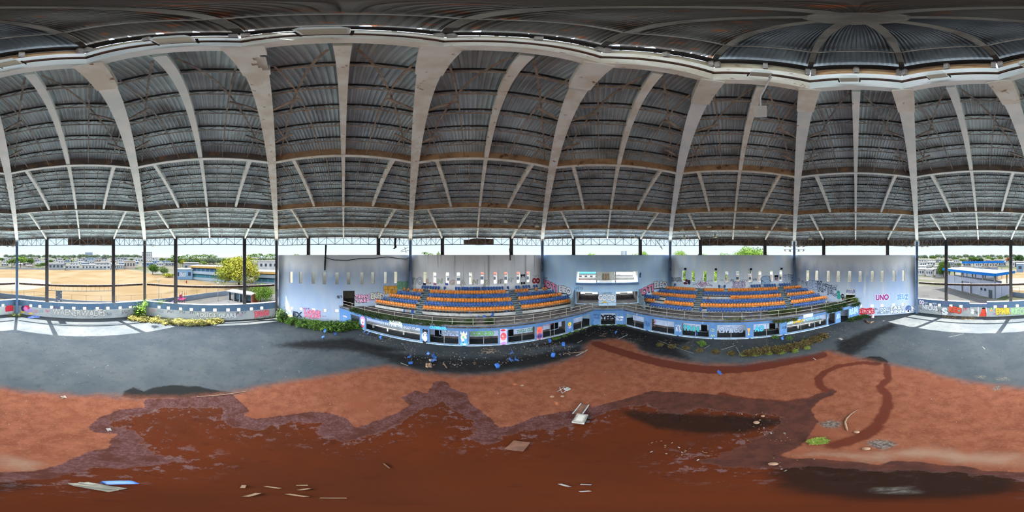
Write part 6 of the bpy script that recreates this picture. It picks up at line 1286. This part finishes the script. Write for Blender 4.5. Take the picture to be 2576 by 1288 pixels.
# ------------------------------------------------------------------ buildings
M_hw = mat('house_white', lin((232,230,226)), lin((214,214,212)), .3); M_hg = mat('house_grey', lin((186,188,190)), lin((170,172,174)), .3); M_hp = mat('house_peach', lin((226,206,190)), lin((214,196,182)), .3); M_hb = mat('house_blue', lin((160,184,208)), lin((146,170,196)), .3)
M_roofw = mat('roof_white', lin((236,236,234)), lin((212,214,214)), .4); M_win = mat('window_dark', lin((84,96,110)), rough=.3)
def building(p, rz, w, dp, h, label, m, group=None, name='house', wins=3, floors=1, roof=M_roofw, cat='house'):
    e = empty(name, (p[0], p[1], GZ), label, cat, group, rz=rz)
    mb = MB(); mb.box((0,0,0), w, dp, h); mb.build('wall', m, e, local=True)
    mb = MB(); mb.box((0,0,h), w+.7, dp+.7, .28); mb.build('roof', roof, e, local=True)
    for f in range(floors):
        for k in range(wins):
            mb = MB(); x = -w/2+w*(k+.5)/wins; z = (h/floors)*f+h/floors*.38
            mb.box((x,-dp/2-.04,z), w/wins*.45, .12, h/floors*.36); mb.build('window', M_win, e, local=True)
    return e
def face(p): return -math.atan2(p[0]-CAM[0], p[1]-CAM[1])   # front towards the arena
def bldg_px(x0, x1, yb, yt, label, m, group=None, dist=None, depth=9., turn=0., **kw):
    x = (x0+x1)/2; p = g(x, yb) if dist is None else at_dist(x, 644, dist)
    d = math.hypot(p[0]-CAM[0], p[1]-CAM[1]); w = (x1-x0)/PW*2*PI*d; top = 12.7+d*math.tan((.5-yt/PH)*PI)
    v = (np.array(p)-CAMV)[:2]; v /= np.linalg.norm(v); p = (p[0]+v[0]*depth/2, p[1]+v[1]*depth/2)
    return building(p, face(p)+turn, w, depth, max(2.6, top-GZ), label, m, group, **kw)
first = ((66,80,675,668,M_hp),(122,160,678,663,M_hg),(164,200,677,668,M_hw),(206,239,678,667,M_hw),(240,278,678,668,M_hw),(279,292,678,665,M_hg),(294,312,677,667,M_hw),(312,340,676,657,M_hp))
for i, (a, z, yb, yt, m) in enumerate(first): bldg_px(a, z, yb, yt, '%s house, %s from left in the nearest row beyond the field' % ({M_hp:'peach',M_hg:'grey',M_hw:'white'}[m], nth(i)), m, 'nearest house row beyond the field', wins=4)
rows = (('second', 205, 662, 0, 440, 15), ('third', 260, 657, 0, 440, 16), ('fourth', 340, 652.5, 0, 440, 17), ('farthest', 460, 648.5, 0, 430, 16))
for nm, dist, yt, x0, x1, n in rows:
    for k in range(n):
        x = x0+(x1-x0)*(k+rnd.uniform(.25,.75))/n; w = rnd.uniform(.55,.95)*(x1-x0)/n; m = rnd.choice((M_hw,M_hw,M_hw,M_hg,M_hp,M_hb))
        bldg_px(x-w/2, x+w/2, 0, yt+rnd.uniform(-1.5,2.0), '%s house, %s from left in the %s row beyond the field' % ({M_hp:'peach',M_hg:'grey',M_hw:'white',M_hb:'light blue'}[m], nth(k), nm), m, nm+' house row beyond the field', dist=dist+rnd.uniform(-12,12), turn=rnd.uniform(-.3,.3), wins=3)
for nm, dist, yt, x0, x1, n in (('nearest', 105, 678, 2312, 2378, 3), ('second', 140, 668, 2312, 2386, 4), ('third', 190, 660, 2312, 2576, 12), ('farthest', 300, 652, 2312, 2576, 13)):
    for k in range(n):
        x = x0+(x1-x0)*(k+rnd.uniform(.3,.7))/n; w = rnd.uniform(.6,.95)*(x1-x0)/n; m = rnd.choice((M_hw,M_hw,M_hg,M_hp))
        bldg_px(x-w/2, x+w/2, 0, yt+rnd.uniform(-1.5,2.0), '%s house, %s from left in the %s row behind the grandstand building' % ({M_hp:'peach',M_hg:'grey',M_hw:'white'}[m], nth(k), nm), m, nm+' house row behind the grandstand building', dist=dist+rnd.uniform(-8,8), turn=rnd.uniform(-.3,.3), wins=3)
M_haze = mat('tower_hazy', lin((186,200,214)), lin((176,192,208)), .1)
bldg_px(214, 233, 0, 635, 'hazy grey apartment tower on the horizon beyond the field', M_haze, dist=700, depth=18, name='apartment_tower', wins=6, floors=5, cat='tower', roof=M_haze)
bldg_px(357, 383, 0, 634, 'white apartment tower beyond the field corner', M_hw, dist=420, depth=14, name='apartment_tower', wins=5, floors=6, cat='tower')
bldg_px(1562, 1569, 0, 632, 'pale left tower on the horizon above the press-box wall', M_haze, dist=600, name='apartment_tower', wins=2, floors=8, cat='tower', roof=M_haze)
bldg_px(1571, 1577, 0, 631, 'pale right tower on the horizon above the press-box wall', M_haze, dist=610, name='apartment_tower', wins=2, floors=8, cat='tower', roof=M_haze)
# the school: two wings with orange eaves, white block behind
M_or_e = mat('eave_orange', lin((240,196,120)), lin((228,184,110)), .5); M_sch = mat('school_blue', lin((150,192,226)), lin((168,204,230)), .4); M_schw = mat('school_pale', lin((214,230,238)), lin((200,220,232)), .4); M_swin = mat('school_window', lin((92,138,186)), lin((110,150,190)), 1., rough=.3); M_teal = mat('school_teal', lin((90,180,190)), lin((110,170,190)), 1.)
def wing(pa, pb_, depth, h, label, two):
    pa, pb_ = pa[:2], pb_[:2]; L = np.linalg.norm(pb_-pa); u = (pb_-pa)/L; c = (pa+pb_)/2; n = np.array([-u[1], u[0]])
    if n@(c-CAMV[:2]) < 0: n = -n
    e = empty('school_building', (*c, GZ), label, 'school')
    P = lambda s, t, z: np.array([*(c+u*s+n*t), z])
    def blk(nm, s0, s1, t0, t1, z0, z1, m):
        q = MB(); q.hexa([P(s0,t0,z0),P(s1,t0,z0),P(s1,t1,z0),P(s0,t1,z0),P(s0,t0,z1),P(s1,t0,z1),P(s1,t1,z1),P(s0,t1,z1)]); q.build(nm, m, e)
    blk('wall', -L/2, L/2, 1.2, depth, GZ, h, M_sch); blk('roof', -L/2-.8, L/2+.8, -.5, depth+.5, h, h+.25, M_roofw); blk('eave', -L/2-.85, L/2+.85, -.6, -.5, h-.75, h+.25, M_or_e)
    if two:
        blk('balcony', -L/2, L/2, 0, .15, 3.1, 4.6, M_schw); blk('lower_wall', -L/2, L/2, .4, 1.2, GZ, 1.2, M_schw)
        blk('end_wall', -L/2-.3, -L/2, -.3, depth, GZ, h-.5, M_schw)
    n_ = int(L/2.6)
    for k in range(n_):
        s = -L/2+L*(k+.5)/n_; blk('window', s-.95, s+.95, 1.1, 1.22, h-2.6, h-1.1, M_swin)
        if two: blk('lower_window', s-1.1, s+1.1, 1.1, 1.22, 1.3, 2.7, M_teal)
wing(g(482,702), g(612,712), 9, 7.2, 'blue two-storey school wing with orange eaves left of the big tree', True)
wing(g(640,715), g(706,719), 8, 5.7, 'blue school wing with orange eaves right of the big tree', True)
bldg_px(628, 698, 0, 658, 'long white school block with dark windows behind the big tree', M_hw, dist=98, depth=12, name='school_block', wins=6, floors=2, cat='school')
bldg_px(440, 484, 703, 678, 'low pale blue annex at the left end of the school', M_sch, depth=8, name='school_annex', wins=3, cat='school')
bldg_px(462, 500, 0, 662, 'grey flat-roofed building behind the school, left of the big tree', M_hg, dist=125, name='house', wins=3)
# sign on two legs, hydrant, lamp post
def sign_px():
    p = g(459, 708); d = math.hypot(p[0]-CAM[0], p[1]-CAM[1]); e = empty('sign_board', (p[0],p[1],GZ), 'white board with blue dots on two legs at the field edge', 'sign', rz=face(p)); s = d*2*PI/PW
    mb = MB(); mb.box((0,0,13*s), 16*s, .12, 10*s); mb.build('board', mat('board_white', lin((226,232,238))), e, local=True)
    for k in (-1, 1):
        mb = MB(); mb.box((k*4*s,0,0), .14, .14, 13*s); mb.build('leg', M_dark, e, local=True)
    for i, (a, z) in enumerate(((-5,19),(0,20),(5,19),(-3,15),(4,16))):
        mb = MB(); mb.box((a*s,-.07,z*s), 1.6*s, .03, 1.6*s); mb.build('dot', M_swin, e, local=True)
sign_px()
p = g(469, 712); e = empty('fire_hydrant', (p[0],p[1],GZ), 'small orange-red hydrant on the grass beside the white board', 'hydrant')
mb = MB(); mb.lathe([(.32,0),(.32,.1),(.24,.15),(.24,.9),(.3,.95),(.3,1.05),(.2,1.25),(.05,1.35)], (0,0,0), 10); mb.build('barrel', mat('hydrant_red', lin((226,88,56))), e, local=True)
mb = MB(); mb.tube([(-.42,0,.75),(.42,0,.75)], .12, 8); mb.build('nozzle', MT['hydrant_red'], e, local=True)
for x, yb, h, lab in ((548.5,757,5.2,'white lamp post in the school yard'),(399.5,757,6.0,'white lamp post in front of the baseball field')):
    p = g(x, yb); e = empty('lamp_post', (p[0],p[1],GZ), lab, 'lamp post'); mb = MB(); mb.tube([(0,0,0),(0,0,h)], [.09,.06], 6); mb.build('pole', M_hw, e, local=True); mb = MB(); mb.lathe([(.1,h-.05),(.3,h),(.22,h+.2),(.05,h+.28)], (0,0,0), 10); mb.build('lamp_head', M_hw, e, local=True)
# small concrete shelter with brick end
pa, pb_ = g(575,754)[:2], g(632,765)[:2]; L_ = np.linalg.norm(pb_-pa); u_ = (pb_-pa)/L_; n_2 = np.array([-u_[1],u_[0]]); n_2 = n_2 if n_2@(pa-CAMV[:2]) > 0 else -n_2
e = empty('shelter', (*((pa+pb_)/2), GZ), 'small pale blue concrete shelter with a brick end wall', 'shelter')
PS = lambda s, t, z: np.array([*(pa+u_*s+n_2*t), z])
def sblk(nm, s0, s1, t0, t1, z0, z1, m):
    q = MB(); q.hexa([PS(s0,t0,z0),PS(s1,t0,z0),PS(s1,t1,z0),PS(s0,t1,z0),PS(s0,t0,z1),PS(s1,t0,z1),PS(s1,t1,z1),PS(s0,t1,z1)]); q.build(nm, m, e)
for k in range(5): sblk('pier', L_*k/4-.15, L_*k/4+.15, 0, .9, GZ, 2.5, M_schw)
sblk('roof', -.5, L_+.4, -.5, 2.6, 2.5, 2.75, M_roofw); sblk('rear_wall', 0, L_, 2.3, 2.5, GZ, 2.5, M_sch); sblk('brick_wall', L_+.2, L_+.5, -.3, 3.2, GZ, 2.6, mat('brick_red', lin((206,126,96)), lin((186,108,82)), 3.))
# playground climber
p = g(458, 764); e = empty('playground_slide', (p[0],p[1],GZ), 'pink and purple playground slide behind the school-bay parapet', 'slide'); M_pk = mat('pink_plastic', lin((226,96,140))); M_pu = mat('purple_plastic', lin((176,146,204)))
for k, (x, y) in enumerate(((-1.4,-.6),(-.5,.5),(.4,-.6),(1.2,.5))):
    mb = MB(); mb.tube([(x,y,0),(x,y,3.3)], .05, 6); mb.build('post', M_pk, e, local=True)
mb = MB(); mb.box((-.1,0,1.4), 2.4, 1.4, .12); mb.build('platform', M_pk, e, local=True)
mb = MB(); mb.tube([(.4,-.5,1.6),(1.2,-1.3,1.1),(2.0,-2.1,.5),(2.8,-2.7,.25)], .33, 8); mb.build('chute', M_pu, e, local=True)
mb = MB(); mb.box((-.6,-.75,1.5), 1.2, .06, .9); mb.build('side_panel', M_pk, e, local=True)
# path wall with chain-link fence round the arena
wl = [on_z(x, y, 1.3) for x, y in ((2540,734),(2,737.5),(60,743),(113,748),(217,757),(330,757),(440,747.5),(520,737),(600,728))]
e = empty('boundary_wall', (*wl[4][:2], GZ), 'low blue-grey boundary wall between the arena yard and the field', 'wall', kind='structure')
mb = MB()
for a, z in zip(wl[:-1], wl[1:]): mb.beam((a[0],a[1],.6), (z[0],z[1],.6), .25, 1.45)
mb.build('wall_body', mat('yard_wall', lin((160,180,200)), lin((178,190,202)), .6), e)
M_fence = mat('fence_wire', lin((130,126,120)))
f = empty('chain_fence', (*wl[4][:2], 1.32), 'thin wire fence on posts along the boundary wall of the field', 'fence')
for a, z in zip(wl[:-1], wl[1:]):
    L_2 = np.linalg.norm(z-a); n = max(1, int(L_2/3.0))
    for k in range(n):
        q = a+(z-a)*k/n; mb = MB(); mb.tube([(q[0],q[1],1.3),(q[0],q[1],2.75)], .03, 5); mb.build('post', M_fence, f)
mb = MB()
for a, z in zip(wl[:-1], wl[1:]): mb.tube([(a[0],a[1],2.72),(z[0],z[1],2.72)], .02, 4)
mb.build('top_wire', M_fence, f)
wl2 = [g(x, y) for x, y in ((2576,677),(60,677.5),(120,678),(220,678.5),(312,677))]
e = empty('field_wall', (*wl2[2][:2], GZ), 'far low pale wall along the back of the field', 'wall', kind='structure'); mb = MB()
for a, z in zip(wl2[:-1], wl2[1:]): mb.beam((a[0],a[1],.7), (z[0],z[1],.7), .3, 1.6)
mb.build('wall_body', M_hg, e)
# grandstand building of the ball park: stepped stand under a white roof with blue edge
M_bluef = mat('edge_blue', lin((44,132,226)), lin((56,140,226)), .5); M_gsw = mat('stand_pale', lin((206,212,228)), lin((192,200,220)), .4)
A = g(2504,751)[:2]; Bc = g(2538,740)[:2]; v1 = (Bc-A); W_ = np.linalg.norm(v1); v1 /= W_; v2 = np.array([-v1[1], v1[0]])
if v2@(g(2390,722)[:2]-A) < 0: v2 = -v2
L_3 = 24.0
e = empty('ballpark_stand', (*(A+v1*W_/2+v2*L_3/2), GZ), 'pale ball-park stand under a white roof with a bright blue edge', 'grandstand building')
PG = lambda s, t, z: np.array([*(A+v1*s+v2*t), z])
def gb(nm, s0, s1, t0, t1, z0, z1, m, par=None, **kw):
    q = MB(); q.hexa([PG(s0,t0,z0),PG(s1,t0,z0),PG(s1,t1,z0),PG(s0,t1,z0),PG(s0,t0,z1),PG(s1,t0,z1),PG(s1,t1,z1),PG(s0,t1,z1)]); return q.build(nm, m, par or e, **kw)
gb('end_wall', 0, W_, 0, .3, GZ, 3.2, M_gsw)
q = MB(); q.add([PG(0,0,3.2),PG(W_,0,3.2),PG(0,0,5.1),PG(0,.3,3.2),PG(W_,.3,3.2),PG(0,.3,5.1)], [(0,1,2),(5,4,3),(0,2,5,3),(1,4,5,2),(0,3,4,1)]); q.build('gable', M_gsw, e)
gb('front_wall', 0, .3, 0, 6.5, GZ, 5.1, M_gsw); gb('front_wall', 0, .3, 15.5, L_3, GZ, 5.1, M_gsw); gb('parapet', 0, .3, 6.5, 15.5, 3.7, 5.1, M_gsw); gb('inner_wall', 3.0, 3.2, 0, L_3, GZ, 5.0, M_gsw)
gb('court_wall', 2.6, 2.95, 7, 12, GZ, 1.7, mat('mural_orange', lin((206,120,84)), lin((190,104,76)), 1.))
for t in (6.4, 11, 15.6, 20): gb('pier', -.05, .35, t-.2, t+.2, GZ, 5.1, M_roofw)
for k in range(6): gb('tread', .5+k*(W_-1)/6, .5+(k+1)*(W_-1)/6, .3, L_3, GZ, 4.6-k*.55, M_gsw)
for t in (.5, 5.2, 10, 15, 20, 23.5):
    for s in (.25, W_-.4): gb('roof_post', s-.16, s+.16, t-.16, t+.16, 5.0 if s < 1 else 1.5, 7.1, M_dark)
gb('roof', -1.5, W_+1.6, -1.2, L_3+1.5, 7.1, 7.75, M_roofw)
for nm, a in (('edge', (-1.62,-1.5,-1.32,L_3+1.6)),('edge', (-1.62,W_+1.72,-1.32,-1.2)),('edge', (W_+1.6,W_+1.72,-1.32,L_3+1.6))): gb('roof_edge', a[0], a[1], a[2], a[3], 6.95, 7.8, M_bluef, label='bright blue roof edge')
d_ = gb('door', -.06, 0, 1.2, 2.6, GZ, 2.4, mat('gate_dark', lin((116,126,136)), lin((96,106,118)), 4.))
for t in (3.6, 5.2): gb('window', -.06, 0, t, t+.8, 1.8, 2.6, M_win)
# second roof behind
pa, pb_ = at_dist(2420, 644, 84)[:2], at_dist(2526, 644, 92)[:2]; L_ = np.linalg.norm(pb_-pa); u_ = (pb_-pa)/L_; n_2 = np.array([-u_[1],u_[0]]); n_2 = n_2 if n_2@(pa-CAMV[:2]) > 0 else -n_2
e = empty('ballpark_stand', (*((pa+pb_)/2), GZ), 'farther ball-park roof with a long blue edge on posts', 'grandstand building')
PS = lambda s, t, z: np.array([*(pa+u_*s+n_2*t), z])
sblk('roof', 0, L_, 0, 9, 9.0, 9.5, M_roofw); sblk('roof_edge', -.1, L_+.1, -.12, 0, 8.8, 9.9, M_bluef); sblk('back_wall', 1, L_-1, 6, 6.3, GZ, 6.0, M_gsw)
for k in range(9): sblk('roof_post', 1+(L_-2)*k/8-.15, 1+(L_-2)*k/8+.15, .8, 1.1, GZ, 8.9, M_dark)
bldg_px(2557, 2575, 684, 664, 'pale blue box-like tank house at the far side of the field', M_hb, name='tank_house', wins=1, depth=5)
p = g(2556, 746); e = empty('gate_frame', (p[0],p[1],GZ), 'thin metal gate frame at the field entrance', 'gate', rz=face(p)); 
for x in (-1.0, 1.0):
    mb = MB(); mb.tube([(x,0,0),(x,0,3.2)], .05, 6); mb.build('post', M_fence, e, local=True)
for z in (1.6, 3.1):
    mb = MB(); mb.tube([(-1,0,z),(1,0,z)], .04, 6); mb.build('rail', M_fence, e, local=True)
# neighbours seen through the slits and the press-box window
for x0, x1, yt, d, lab, m in ((1075,1185,694,60,'white neighbouring building seen through the left slits of the streaked wall',M_hw),(1195,1345,690,58,'pale building with a red roof edge seen through the right slits of the streaked wall',M_hw),(1440,1508,689,66,'white building with a turquoise band seen through the left press-box window',M_hw),(1545,1610,692,60,'white wall-like building seen through the right press-box window',M_hw),(1800,1985,692,62,'beige building seen through the slits behind the right stand',M_hp)):
    o = bldg_px(x0, x1, 0, yt, lab, m, dist=d, depth=8, wins=5, floors=2, name='neighbour_building', roof=mat('roof_red', lin((206,120,104))) if 'red' in lab else (M_teal if 'turq' in lab else M_roofw))
